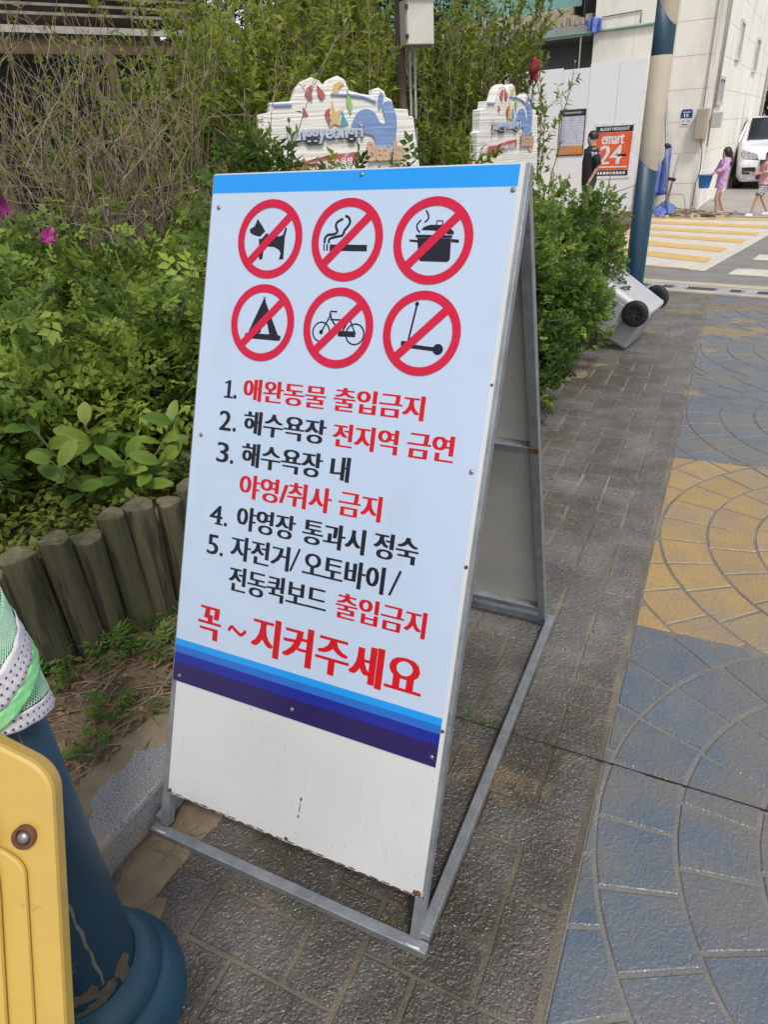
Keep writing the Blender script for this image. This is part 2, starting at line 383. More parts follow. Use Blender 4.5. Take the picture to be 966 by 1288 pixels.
def smoothpoly(pts, n=5):
    """closed Catmull-Rom through points"""
    out = []; k = len(pts)
    for i in range(k):
        p0, p1, p2, p3 = [Vector(pts[(i + j - 1) % k]) for j in range(4)]
        for t in range(n):
            t /= n
            q = .5 * ((2 * p1) + (p2 - p0) * t + (2 * p0 - 5 * p1 + 4 * p2 - p3) * t * t + (3 * p1 - p0 - 3 * p2 + p3) * t ** 3)
            out.append((q[0], q[1]))
    return out
def ribbon2(pts, w, sm=6):
    """2-D stroke outline of width w along open polyline (smoothed)"""
    P = [Vector(p) for p in pts]
    if sm and len(P) > 2:
        Q = []
        for i in range(len(P) - 1):
            p0 = P[max(i - 1, 0)]; p1 = P[i]; p2 = P[i + 1]; p3 = P[min(i + 2, len(P) - 1)]
            for t in range(sm):
                t /= sm
                Q.append(.5 * ((2 * p1) + (p2 - p0) * t + (2 * p0 - 5 * p1 + 4 * p2 - p3) * t * t + (3 * p1 - p0 - 3 * p2 + p3) * t ** 3))
        Q.append(P[-1]); P = Q
    l, r = [], []
    for i, p in enumerate(P):
        d = (P[min(i + 1, len(P) - 1)] - P[max(i - 1, 0)]).normalized(); n = Vector((-d.y, d.x))
        l.append(tuple(p + n * w / 2)); r.append(tuple(p - n * w / 2))
    return l, r
def stroke(mb, pts, w, frame, h0, h1, sm=6):
    l, r = ribbon2(pts, w, sm)
    for i in range(len(l) - 1): mb.prism([l[i], l[i + 1], r[i + 1], r[i]], frame, h0, h1)

# ---- writing: glyph outlines from Blender's own built-in font, as meshes
_tc = {}
def glyphs(txt, off=0.0):
    k = (txt, off)
    if k in _tc: return _tc[k]
    cu = bpy.data.curves.new('t', 'FONT'); cu.body = txt; cu.offset = off; cu.resolution_u = 3
    o = bpy.data.objects.new('t', cu); COL.objects.link(o)
    dg = bpy.context.evaluated_depsgraph_get(); me = o.evaluated_get(dg).to_mesh()
    v = np.array([x.co[:2] for x in me.vertices]).reshape(-1, 2); f = [tuple(p.vertices) for p in me.polygons]
    o.evaluated_get(dg).to_mesh_clear()
    bpy.data.objects.remove(o); bpy.data.curves.remove(cu)
    _tc[k] = (v, f); return v, f
def text_into(mb, txt, x0, x1, y0, y1, frame, h, bold=0.0, off=0.0, slant=0, warp=None, step=0.00006):
    v, f = glyphs(txt, off)
    if not len(v): return
    lo = v.min(0); hi = v.max(0)
    o, ux, uy, un = [Vector(q) for q in frame]
    shifts = [0] if not bold else [-bold, 0, bold]
    for k, sh in enumerate(shifts):
        a = (v - lo) / (hi - lo); X = x0 + bold + a[:, 0] * (x1 - x0 - 2 * bold) + sh; Y = y0 + a[:, 1] * (y1 - y0)
        X = X + slant * (Y - y0)
        if warp: Y = Y + np.array([warp(t) for t in X])
        hh = h + k * step
        mb.add([o + ux * float(p) + uy * float(q) + un * hh for p, q in zip(X, Y)], f)

# ------------------------------------------------------------------ ground and setting
g = MB(); g.box(-140, 140, -60, 300, -.3, -.03)
struct('ground', g, m_concrete)

# grey herringbone paving between kerb and coloured band
px0, px1 = -.385, .622
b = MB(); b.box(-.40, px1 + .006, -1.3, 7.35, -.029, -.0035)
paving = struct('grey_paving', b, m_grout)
U = .1245
def stone_mesh(x0, x1, y0, y1, r):
    """slightly irregular chamfered block"""
    gx0, gx1, gy0, gy1 = .004, .0085, .0022, .006
    a = x0 + r.uniform(gx0, gx1); b_ = x1 - r.uniform(gx0, gx1); c = y0 + r.uniform(gy0, gy1); d = y1 - r.uniform(gy0, gy1)
    top = []
    def edge(p, q, n, nx, ny):
        for i in range(n):
            t = i / n; w = r.uniform(-.0016, .0016)
            top.append((p[0] + (q[0] - p[0]) * t + nx * w, p[1] + (q[1] - p[1]) * t + ny * w))
    nx_ = 4; ny_ = 4
    edge((a, c), (b_, c), nx_, 0, 1); edge((b_, c), (b_, d), ny_, 1, 0); edge((b_, d), (a, d), nx_, 0, 1); edge((a, d), (a, c), ny_, 1, 0)
    cx, cy = (a + b_) / 2, (c + d) / 2; zt = r.uniform(-.0012, .0012); n = len(top)
    tx, ty = r.uniform(-.006, .006), r.uniform(-.006, .006)
    mb = MB()
    vs = [(cx + (x - cx) * .965, cy + (y - cy) * .965, zt + (x - cx) * tx + (y - cy) * ty) for x, y in top] + [(x, y, -.0028 + zt) for x, y in top] + [(x, y, -.016) for x, y in top]
    fs = [tuple(range(n))]
    for i in range(n):
        j = (i + 1) % n; fs += [(n + i, n + j, j, i), (2 * n + i, 2 * n + j, n + j, n + i)]
    return mb.add(vs, fs)
rr_ = random.Random(3)
# vertical joints line up on x = .615 - .125 k ; one gap in four rows, stepping up as x falls
XL = .617; Y0 = 1.83
seen = set(); count = 0
for i in range(-1, 8):                 # column index counted leftwards: cell spans XL-(i+1)*.125 .. XL-i*.125
    for j in range(-26, 46):
        x1 = XL - i * .125; x0 = x1 - .125; y0 = Y0 + j * .1245
        dd = (j - i) % 4
        # joint line x=.49 (between col 0 and col 1) is missing in row j=0 : cells (1,0),(0,0) form a horizontal block
        if dd == 3:   # left cell (i, j) of a horizontal block whose right cell is (i-1, j)
            X0, X1, Y_0, Y_1 = x0, x1 + .125, y0, y0 + .1245
        elif dd == 2: # top cell of a vertical block; the bottom one is (i, j-1)
            X0, X1, Y_0, Y_1 = x0, x1, y0 - .1245, y0 + .1245
        else: continue
        X1 = min(X1, XL); X0 = max(X0, -.39)
        if X1 - X0 < .03: continue
        if Y_1 < -1.15 or Y_0 > 7.12 - .2 * ((X0 + X1) / 2) - .1: continue
        mb = stone_mesh(X0, X1, Y_0, Y_1, rr_)
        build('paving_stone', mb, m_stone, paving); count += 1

# coloured fan band
def clip_poly(P, ax, val, keep_gt):
    out = []; n = len(P)
    for i in range(n):
        a, b_ = P[i], P[(i + 1) % n]
        ia = (a[ax] >= val) == keep_gt; ib = (b_[ax] >= val) == keep_gt
        if ia: out.append(a)
        if ia != ib:
            t = (val - a[ax]) / (b_[ax] - a[ax]); out.append((a[0] + (b_[0] - a[0]) * t, a[1] + (b_[1] - a[1]) * t))
    return out
bx0 = .630
b = MB(); b.box(px1 + .0065, 6.0, -1.3, 7.35, -.0291, -.0032)
fan = struct('coloured_paving', b, m_grout_grey)
SQ = [(-1.65, -.17, 'y'), (-.17, 1.31, 'b'), (1.31, 2.79, 'y'), (2.79, 4.27, 'b'), (4.27, 5.75, 'b'), (5.75, 7.05, 'b')]
SQ[0] = (-1.3, -.17, 'b')
nt_ = {}
restb = MB(); resty = MB(); nfan = 0
for (ya, yb, kc) in SQ:
    cx0, cyc = 1.555, (ya + yb) / 2 + (.0 if kc == 'y' else -.02)
    if yb > 7: cyc = 6.45
    if ya < -1: cyc = -.95
    for cxi, xlo, xhi in ((cx0, bx0, 2.48), (cx0 + 1.85, 2.48, 4.33)):
        rings = [0, .19, .37, .55, .73, .915, 1.09, 1.265, 1.44]
        for k in range(len(rings) - 1):
            ra, rb = rings[k], rings[k + 1]
            nseg = max(6, int(round(2 * math.pi * (ra + rb) / 2 / (.135 + .01 * k))))
            if k == 0: nseg = 5
            ph = rr_.uniform(0, 6.28)
            for s in range(nseg):
                t0 = ph + 2 * math.pi * s / nseg; t1 = ph + 2 * math.pi * (s + 1) / nseg
                jw = .0052
                if k == 0: ra_ = .012
                else: ra_ = ra + jw
                rb_ = rb - jw; da = jw / max(ra_, .03); db = jw / rb_
                na = 4
                P = [(cxi + rb_ * math.cos(t0 + db + (t1 - t0 - 2 * db) * q / na), cyc + rb_ * math.sin(t0 + db + (t1 - t0 - 2 * db) * q / na)) for q in range(na + 1)]
                P += [(cxi + ra_ * math.cos(t1 - da - (t1 - t0 - 2 * da) * q / na), cyc + ra_ * math.sin(t1 - da - (t1 - t0 - 2 * da) * q / na)) for q in range(na + 1)]
                P = [(x + rr_.uniform(-.001, .001), y + rr_.uniform(-.001, .001)) for x, y in P]
                for ax, val, gt in ((0, xlo + .004, True), (0, xhi - .004, False), (1, ya + .004, True), (1, yb - .004, False)):
                    if P: P = clip_poly(P, ax, val, gt)
                if len(P) < 3: continue
                ar = abs(sum(P[i][0] * P[(i + 1) % len(P)][1] - P[(i + 1) % len(P)][0] * P[i][1] for i in range(len(P)))) / 2
                if ar < .0006: continue
                mx_ = sum(p[0] for p in P) / len(P); my_ = sum(p[1] for p in P) / len(P)
                zt = rr_.uniform(-.0008, .0008); n = len(P)
                vs = [(mx_ + (x - mx_) * .965, my_ + (y - my_) * .965, zt) for x, y in P] + [(x, y, -.0025) for x, y in P] + [(x, y, -.014) for x, y in P]
                fs = [tuple(range(n))]
                for i in range(n):
                    j = (i + 1) % n; fs += [(n + i, n + j, j, i), (2 * n + i, 2 * n + j, n + j, n + i)]
                if mx_ < 1.32 and my_ < 4.6 and my_ > -.45 and nfan < 298:
                    build('fan_stone', MB().add(vs, fs), m_yellow if kc == 'y' else m_blue, fan); nfan += 1
                else: (resty if kc == 'y' else restb).add(vs, fs)
build('fan_stone_rest', restb, m_blue, fan, kind='stuff'); build('fan_stone_rest', resty, m_yellow, fan, kind='stuff')

# long construction joint crossing both pavings
b = MB(); b.box(-.39, 4.3, .6685, .6715, -.006, .0016)
struct('expansion_joint', b, m_dark)

# sand washed over the paving
def blob(cx, cy, rx, ry, z, n=26, rot=0, seed=0):
    q = random.Random(seed); ph = [q.uniform(0, 6.28) for _ in range(5)]
    P = []
    for i in range(n):
        t = 2 * math.pi * i / n; w = 1 + .22 * math.sin(2 * t + ph[0]) + .13 * math.sin(3 * t + ph[1]) + .09 * math.sin(5 * t + ph[2]) + .06 * math.sin(9 * t + ph[3])
        x, y = rx * w * math.cos(t), ry * w * math.sin(t)
        P.append((cx + x * math.cos(rot) - y * math.sin(rot), cy + x * math.sin(rot) + y * math.cos(rot)))
    mb = MB(); vs = [(x, y, -.004) for x, y in P] + [(cx + (x - cx) * .8, cy + (y - cy) * .8, z) for x, y in P] + [(cx, cy, z + .001)]
    fs = [(i, (i + 1) % n, n + (i + 1) % n, n + i) for i in range(n)] + [(n + i, n + (i + 1) % n, 2 * n) for i in range(n)]
    return mb.add(vs, fs)
sp = MB()
for i, (cx, cy, rx, ry, z, ro) in enumerate([(-.31, -.02, .085, .17, .005, 0), (-.25, -.20, .05, .09, .004, .3), (-.2, 3.95, .16, .2, .005, 0), (-.05, 4.3, .1, .06, .004, 0), (.9, 6.35, .3, .14, .004, .1), (.45, 6.1, .2, .08, .004, 0), (-.36, .5, .05, .3, .005, 0), (-.36, 1.6, .06, .5, .006, 0), (-.34, 2.8, .1, .5, .006, 0)]):
    m_ = blob(cx, cy, rx, ry, z, rot=ro, seed=i); sp.add(m_.v, m_.f)
struct('sand_patches', sp, m_sand, smooth=True)

# kerb of granite blocks
kerb = MB(); kerb.box(-.52, -.40, -1.29, 7.29, -.028, .05)
ko = struct('kerb', kerb, m_granite)
y = -1.3
while y < 6.8:
    mb = MB(); mb.box(-.545, -.39, y + .003, y + .997, -.027, .1)
    build('kerb_block', mb, m_granite, ko, bevel=.012); y += 1.0

# planting bed: strip at kerb height, raised bed behind the log edge
def heightsheet(name, x0, x1, y0, y1, nx, ny, fn, m):
    xs = np.linspace(x0, x1, nx); ys = np.linspace(y0, y1, ny); vs = []; fs = []
    for j, yy in enumerate(ys):
        for i, xx in enumerate(xs): vs.append((xx, yy, fn(xx, yy)))
    for j in range(ny - 1):
        for i in range(nx - 1): a = j * nx + i; fs.append((a, a + 1, a + nx + 1, a + nx))
    return struct(name, MB().add(vs, fs), m, smooth=True)
def nz(x, y, s=1.0): return (math.sin(x * 7.3 * s + y * 3.1) + math.sin(y * 9.7 * s - x * 4.3 + 1.7) + math.sin((x + y) * 17.1 * s)) / 3
def logline(y):    # x of the log edge at y
    return -1.17 + .42 * y if y < .95 else -.771 + .08 * (y - .95)
heightsheet('soil_strip', -1.9, -.53, -2.5, 7.2, 56, 260, lambda x, y: .078 + .012 * nz(x, y, 3) + .02 * max(0, (-.6 - x)) + .006 * math.sin(x * 61 + y * 47), m_soil)
def bedz(x, y):
    t = logline(min(y, 2.2)) - .05 - x
    base = .42 if y < 1.8 else max(.12, .42 - (y - 1.8) * .25)
    if t < 0: return -.05
    return base + .03 * nz(x, y, 1.2) + .015 * nz(x, y, 4)
heightsheet('raised_bed_soil', -14, -.75, -3, 13.3, 150, 160, bedz, m_soil)

# log edging
ledge = thing('log_edging', (-1.0, .5, .08), 'row of weathered round timber posts holding back the planted bed beside the kerb', 'log edging')
q = random.Random(5); y = -.55; k = 0
while y < 2.3:
    x = logline(y); r = q.uniform(.043, .053); top = q.uniform(.47, .53)
    if y > .95: top -= .02
    lean = (q.uniform(-.03, .01), q.uniform(-.012, .008))
    n = 22; vs = []; fs = []; cr_ = [q.randrange(n) for _ in range(4)]; ph_ = q.uniform(0, 6)
    levels = [0, .1, .2, .3, .4, top - .005, top]
    for li, z in enumerate(levels):
        rad = r * (1 - .02 * li / 6) * (0.965 if li == 6 else 1)
        for j in range(n):
            t = 2 * math.pi * j / n
            w = 1 + .04 * math.sin(2 * t + ph_) + .03 * math.sin(5 * t + k) + .012 * math.sin(7 * t + li) - (.10 if j in cr_ and (li + j) % 5 else 0)
            vs.append((x - lean[0] + lean[0] * z / top + rad * w * math.cos(t), y + lean[1] * z / top + rad * w * math.sin(t), z + (.006 * math.sin(2 * t + ph_ * 2) if li >= 5 else 0)))
    L_ = len(levels)
    for i in range(L_ - 1):
        for j in range(n): fs.append((i * n + j, i * n + (j + 1) % n, (i + 1) * n + (j + 1) % n, (i + 1) * n + j))
    fs.append(tuple((L_ - 1) * n + j for j in range(n)))
    fm = [0] * (len(fs) - 1) + [1]
    o = build('log', MB().add(vs, fs), m_log, ledge, mats=[m_log, m_logtop], fm=fm)
    o.data.polygons.foreach_set('use_smooth', [True] * (len(fs) - 1) + [False])
    step = r * 2 + q.uniform(-.007, .001); dx = .42 if y < .95 else .08
    y += step / math.hypot(1, dx); k += 1

# gutter with grates, road, crosswalk
GM = Matrix.Translation((0, 7.03, 0)) @ Matrix.Rotation(-.205, 4, 'Z')
b = MB(); b.box(-7, 9, 0, .52, -.28, .004, GM)
gut = struct('gutter', b, m_channel)
build('kerb_strip', MB().box(-7, 9, -.015, .07, -.02, .012, GM), m_gutter, gut)
build('kerb_strip', MB().box(-7, 9, .36, .5, -.02, .012, GM), m_gutter, gut)
xx = -1.55
seq = [.135, .135, .135, .30]
k = 0
while xx < 3.0:
    w = seq[k % 4]
    gr = build('drain_grate', MB().box(xx, xx + w, .15, .28, .0045, .0052, GM), m_steel_dull, gut)
    bb = MB(); nb = int(w / .034)
    for i in range(nb):
        for jj in range(3):
            bb.box(xx + .003 + i * .034, xx + .031 + i * .034, .153 + jj * .042, .191 + jj * .042, .0056, .0062, GM)
    build('grate_slot', bb, m_iron, gr)
    xx += w + .115; k += 1
b = MB()
road = [(-9, 9.4), (9, 5.6), (9, 11.8), (1.3, 13.3), (-1.0, 14.0), (-9, 15.6)]
b.add([(x, y, .004) for x, y in road], [(0, 1, 2, 3, 4, 5)])
struct('road', b, m_asphalt)
b = MB()
b.add([(x, y, .008) for x, y in [(-5.2, 11.2), (-.16, 8.38), (.37, 8.19), (.52, 8.13), (1.22, 11.13), (1.72, 13.1), (-1.1, 13.85), (-6, 14.9)]], [tuple(range(8))])
cw = struct('crosswalk', b, m_paintw)
Yq = [((-.16, 8.44), (.30, 8.29), (.37, 8.21), (-.16, 8.40)), ((-.28, 9.56), (.56, 9.03), (.51, 8.68), (-.23, 9.12)), ((-.39, 10.49), (.71, 9.85), (.65, 9.52), (-.34, 10.04)),
      ((-.44, 11.29), (.93, 10.65), (.89, 10.31), (-.40, 10.98)), ((-.53, 12.08), (1.11, 11.41), (1.07, 11.08), (-.5, 11.72)),
      ((-.61, 12.92), (1.50, 12.17), (1.45, 11.8), (-.57, 12.55)), ((-.69, 13.63), (1.66, 13.05), (1.62, 12.75), (-.67, 13.3))]
for a_, b_, c_, d_ in Yq:
    e = Vector(a_) - Vector(b_); f_ = Vector(d_) - Vector(c_)
    a2 = Vector(a_) + e * 2.2; d2 = Vector(d_) + f_ * 2.2
    build('yellow_stripe', MB().add([(x, y, .012) for x, y in (d2, Vector(c_), Vector(b_), a2)], [(0, 1, 2, 3)]), m_painty, cw)
b = MB()
for P in ([(.76, 7.96), (2.6, 7.55), (2.6, 7.98), (.85, 8.36)], [(1.01, 8.96), (2.9, 8.5), (2.9, 8.95), (1.09, 9.38)], [(1.35, 9.95), (3.1, 9.5), (3.1, 9.9), (1.42, 10.35)]):
    b.add([(x, y, .008) for x, y in P], [(0, 1, 2, 3)])
struct('road_markings', b, m_paintw)
b = MB(); b.add([(x, y, .006) for x, y in [(-40, 15.62), (-9, 15.6), (-1.0, 14.0), (1.3, 13.3), (9, 11.8), (40, 11.7), (40, 60), (-40, 60)]], [tuple(range(8))])
struct('far_pavement', b, m_concrete)
b = MB(); b.beam((-9, 15.55, .01), (-1, 13.95, .01), .06, .03); b.beam((-1, 13.95, .01), (1.3, 13.25, .01), .06, .03); b.beam((1.3, 13.25, .01), (9, 11.75, .01), .06, .03)
struct('far_kerb', b, m_channel)

# ------------------------------------------------------------------ the A-frame notice board
AL = .4047724
uS = Vector((0, math.sin(AL), math.cos(AL))); nS = Vector((0, -math.cos(AL), math.sin(AL)))
FR = ((0, 0, 0), (1, 0, 0), uS, nS)
af = thing('a_frame_sign', (0, .6, 0), 'white A-frame notice board with six red prohibition circles and Korean rules', 'sign')
T = .0245
def bp(x, s, h): return Vector((x, 0, 0)) + uS * s + nS * h
build('front_rail', MB().box(-.375, .375, .0, T, .0005, T), m_steel, af, bevel=.0015)
build('rear_rail', MB().box(-.3495, .3495, 1.176, 1.2, .021, .0445), m_steel, af, bevel=.0015)
for sx in (-1, 1):
    x0, x1 = sorted((sx * .3505, sx * .375))
    build('side_rail', MB().box(x0, x1, .0265, 1.2, .0205, .0445), m_steel, af, bevel=.0015)
    build('rear_foot', MB().box(x0 + .002, x1 - .002, 1.17, 1.195, .0005, .0198), m_steel, af)
for sx in (-1, 1):
    xc = sx * .3445
    build('front_leg', MB().beam(bp(xc, .036, -.0185), bp(xc, 1.60, -.0185), .0245, .0245, up=nS), m_steel_dull, af, bevel=.0012)
rb = Vector((0, 1.186, .047)); rt_ = Vector((0, .668, 1.462)); rd = (rt_ - rb).normalized(); rn = Vector((0, rd.z, -rd.y))
FR2 = (rb, (-1, 0, 0), rd, rn)
def rp(x, s, h): return Vector((x, 0, 0)) + rb + rd * s + rn * h
rl = (rt_ - rb).length
for sx in (-1, 1):
    build('rear_leg', MB().beam(rp(sx * .338, 0, -.0135), rp(sx * .338, rl, -.0135), .0245, .0245, up=rn), m_steel_dull, af, bevel=.0012)
for s_ in (.06, .80, rl - .02):
    build('cross_bar', MB().beam(rp(-.3255, s_, -.0135), rp(.3255, s_, -.0135), .0235, .0235, up=rn), m_steel_dull, af)
for s_ in (.15, 1.57):
    build('cross_bar', MB().beam(bp(-.332, s_, -.0185), bp(.332, s_, -.0185), .0235, .0235, up=nS), m_steel_dull, af)
build('rear_panel', MB().prism([(-.343, .03), (.343, .03), (.343, rl - .005), (-.343, rl - .005)], FR2, -.0008, .0032), m_board_in, af)
fp = build('front_panel', MB().prism([(-.336, .1305), (.3480, .1315), (.3480, 1.5985), (-.3475, 1.5985)], FR, -.0058, -.0016), m_board, af)
banner = build('banner', MB().prism([(-.3486, .4238), (.3396, .4238), (.3392, 1.5958), (-.3483, 1.5958)], FR, -.0012, 0), m_print, af)
def band(name, s0, s1, m):
    build(name, MB().prism([(-.3484, s0), (.3392, s0), (.3392, s1), (-.3484, s1)], FR, .0001, .00035), m, banner)
band('sky_blue_band', 1.5569, 1.5950, m_sky1)
band('sky_blue_band', .5143, .5308, m_sky1); band('azure_band', .4967, .5142, m_b2); band('royal_blue_band', .4722, .4966, m_b3); band('navy_band', .4246, .4721, m_b4)

# six pictograms: ring, bar, black symbol (outlines in board metres)
RO, RI = .0817, .0648
def annulus(mb, cx, cy, ro, ri, h0, h1, n=72, ell=1.0):
    for i in range(n):
        a, b_ = 2 * math.pi * i / n, 2 * math.pi * (i + 1) / n
        mb.prism([(cx + ri * math.cos(a), cy + ri * math.sin(a)), (cx + ro * math.cos(a), cy + ro * math.sin(a)),
                  (cx + ro * math.cos(b_), cy + ro * math.sin(b_)), (cx + ri * math.cos(b_), cy + ri * math.sin(b_))], FR, h0, h1)
def disc(mb, cx, cy, r, h0, h1, n=28):
    mb.prism([(cx + r * math.cos(2 * math.pi * i / n), cy + r * math.sin(2 * math.pi * i / n)) for i in range(n)], FR, h0, h1)
H0, H1 = .0001, .00035
def sym_dog(mb):
    mb.prism([(-.2221, 1.5025), (-.208, 1.4867), (-.2001, 1.4769), (-.2123, 1.4654), (-.2278, 1.4686), (-.2379, 1.473), (-.2409, 1.4806), (-.2285, 1.4872)], FR, H0, H1)
    mb.prism([(-.2077, 1.4611), (-.2145, 1.461), (-.2096, 1.4182), (-.2014, 1.4184), (-.2002, 1.4316), (-.1992, 1.4458), (-.174, 1.4445), (-.1607, 1.4387), (-.1558, 1.4312), (-.159, 1.4192),
              (-.1477, 1.4194), (-.1484, 1.4475), (-.149, 1.4636), (-.1455, 1.4834), (-.1496, 1.4845), (-.1544, 1.47), (-.1601, 1.4673), (-.1851, 1.4645), (-.1956, 1.4736)], FR, H0, H1)
def sym_smoke(mb):
    for P in ([(-.0381, 1.4512), (.0478, 1.4512), (.0484, 1.4385), (-.0373, 1.4387)], [(-.0460, 1.4522), (-.0425, 1.4522), (-.0415, 1.4386), (-.045, 1.4386)], [(-.0532, 1.4521), (-.0503, 1.4522), (-.0488, 1.4386), (-.0515, 1.4385)]):
        mb.prism(P, FR, H0, H1)
    stroke(mb, [(-.0509, 1.4537), (-.0503, 1.4642), (-.0436, 1.47), (-.0296, 1.4716), (-.0235, 1.4773), (-.0276, 1.4851), (-.0274, 1.4933), (-.0201, 1.4985), (-.0132, 1.5015)], .0052, FR, H0, H1)
    stroke(mb, [(-.0409, 1.4538), (-.0395, 1.4622), (-.0246, 1.4664), (-.0109, 1.4696), (-.0072, 1.4789), (-.0009, 1.4861), (.0034, 1.4953), (-.0008, 1.504), (-.009, 1.5072)], .0052, FR, H0, H1)
def sym_pot(mb):
    mb.prism([(.1548, 1.4655), (.2245, 1.4650), (.2275, 1.4263), (.2234, 1.4213), (.1679, 1.4217), (.1623, 1.4261)], FR, H0, H1)
    for P in ([(.1505, 1.4714), (.226, 1.4707), (.2267, 1.4655), (.1512, 1.4660)], [(.139, 1.4624), (.1556, 1.4615), (.1562, 1.4571), (.1396, 1.458)], [(.2248, 1.464), (.2403, 1.4626), (.2412, 1.4569), (.2257, 1.4577)],
              [(.161, 1.4798), (.1662, 1.4862), (.1793, 1.4898), (.2009, 1.4898), (.2176, 1.4850), (.2282, 1.4778), (.229, 1.4720), (.2173, 1.4720), (.2026, 1.4774), (.1807, 1.4793)]):
        mb.prism(P, FR, H0, H1)
    stroke(mb, [(.1907, 1.4899), (.1918, 1.4972), (.2036, 1.4967), (.2032, 1.4895)], .0026, FR, H0, H1, sm=0)
    stroke(mb, [(.1588, 1.4753), (.1524, 1.4822), (.1513, 1.49), (.1583, 1.4988)], .0032, FR, H0, H1)
    stroke(mb, [(.1661, 1.4939), (.1724, 1.4997), (.1725, 1.507), (.1662, 1.5168)], .0032, FR, H0, H1)
def sym_tent(mb):
    mb.prism([(-.1867, 1.3381), (-.1889, 1.2632), (-.2210, 1.2621)], FR, H0, H1)
    mb.prism([(-.1867, 1.3381), (-.1426, 1.2620), (-.1648, 1.2616), (-.1781, 1.2995)], FR, H0, H1)
    mb.prism([(-.1781, 1.2995), (-.1889, 1.2633), (-.1866, 1.3381)], FR, H0 + .0001, H1)
    mb.prism([(-.2254, 1.2505), (-.139, 1.2497), (-.1355, 1.2528), (-.1355, 1.2601), (-.142, 1.2622), (-.2225, 1.2622), (-.2285, 1.2600), (-.2285, 1.253)], FR, H0 + .0002, H1 + .0001)
    stroke(mb, [(-.1897, 1.3408), (-.1818, 1.3316)], .0016, FR, H0, H1, sm=0); stroke(mb, [(-.1822, 1.3411), (-.1893, 1.3314)], .0016, FR, H0 + .0001, H1 + .0001, sm=0)
def sym_bike(mb):
    annulus(mb, -.0368, 1.2752, .0213, .0182, H0, H1, 36); annulus(mb, .0427, 1.2749, .0222, .0190, H0, H1, 36)
    for i, (P, w) in enumerate([([(-.0367, 1.2749), (-.0169, 1.313)], .0034), ([(-.0038, 1.3179), (-.0194, 1.3177), (-.0207, 1.3129), (-.0134, 1.3004)], .0034), ([(-.0186, 1.3012), (.0271, 1.302)], .0034),
                 ([(-.0133, 1.2993), (.0111, 1.2735)], .0034), ([(.0266, 1.3057), (.0111, 1.2735)], .0034), ([(.0266, 1.3057), (.044, 1.275)], .003), ([(.0192, 1.3064), (.0339, 1.3061)], .0036), ([(.0037, 1.2741), (.0440, 1.2749)], .0115)]):
        stroke(mb, P, w, FR, H0 + .00003 * i, H1 + .00003 * i, sm=0)
    disc(mb, -.0367, 1.2749, .0045, H0, H1 + .0003)
def sym_scooter(mb):
    stroke(mb, [(.1719, 1.3405), (.1616, 1.2648)], .0040, FR, H0, H1, sm=0); disc(mb, .1716, 1.3412, .0042, H0, H1 + .0001)
    stroke(mb, [(.1697, 1.3335), (.1728, 1.3340)], .006, FR, H0, H1 + .0002, sm=0)
    stroke(mb, [(.1501, 1.2662), (.174, 1.2655)], .0052, FR, H0, H1 + .0001, sm=0); stroke(mb, [(.1617, 1.2600), (.2240, 1.2568)], .0078, FR, H0, H1 + .00015, sm=0)
    disc(mb, .2266, 1.2574, .0106, H0, H1 + .0002); stroke(mb, [(.1475, 1.2640), (.1560, 1.2640)], .009, FR, H0, H1 + .00018, sm=0)
CC = [(-.1868, 1.4605), (0, 1.4603), (.1873, 1.4601), (-.1858, 1.2852), (.0016, 1.2850), (.1878, 1.2852)]
for (cx, cy), fn, nm in zip(CC, (sym_dog, sym_smoke, sym_pot, sym_tent, sym_bike, sym_scooter), ('dog', 'cigarette', 'cooking pot', 'tent', 'bicycle', 'kick scooter')):
    mb = MB(); fn(mb); s_ = build('pictogram_symbol', mb, m_black, banner); s_['label'] = 'black %s symbol inside the red circle' % nm
    mb = MB(); annulus(mb, cx, cy, RO, RI, .0012, .0014)
    d45 = .0655 * math.sqrt(.5); k_ = 1.02
    P = [(cx - d45 * k_, cy - d45 * k_), (cx + d45 * k_, cy + d45 * k_)]
    stroke(mb, P, .0168, FR, .00105, .0013, sm=0)
    r_ = build('prohibition_ring', mb, m_ring, banner); r_['label'] = 'red crossed-out circle over the %s symbol' % nm

WT = [('1.', -.2748, -.2354, 1.1160, 1.1555, 0), ('애완동물', -.2190, -.0075, 1.1160, 1.1640, 1), ('출입금지', .0100, .2155, 1.1165, 1.1655, 1),
      ('2.', -.2775, -.2295, 1.0430, 1.0870, 0), ('해수욕장', -.2105, .0014, 1.0425, 1.0940, 0), ('전지역', .0170, .1681, 1.0425, 1.0925, 1), ('금연', .1875, .2880, 1.0430, 1.0950, 1),
      ('3.', -.2770, -.2285, .9700, 1.0155, 0), ('해수욕장', -.2080, .0016, .9705, 1.0235, 0), ('내', .0205, .0675, .9715, 1.0240, 0),
      ('야영/취사', -.2060, .0330, .8990, .9530, 1), ('금지', .0490, .1500, .9010, .9545, 1),
      ('4.', -.2812, -.2300, .8255, .8700, 0), ('야영장', -.2050, -.0485, .8255, .8795, 0), ('통과시', -.0310, .1225, .8260, .8800, 0), ('정숙', .1410, .2420, .8280, .8825, 0),
      ('5.', -.2808, -.2340, .7540, .8000, 0), ('자전거', -.2145, -.0550, .7545, .8100, 0), ('/', -.0540, -.0290, .7580, .8110, 0), ('오토바이', -.0215, .1765, .7530, .8110, 0), ('/', .1870, .2120, .7560, .8110, 0),
      ('전동퀵보드', -.2115, .0480, .6800, .7390, 0), ('출입금지', .0695, .2790, .6820, .7380, 1),
      ('꼭', -.2880, -.2210, .5500, .6290, 2), ('~', -.1988, -.1510, .5810, .5985, 2), ('지켜주세요', -.1350, .2870, .5510, .6400, 2)]
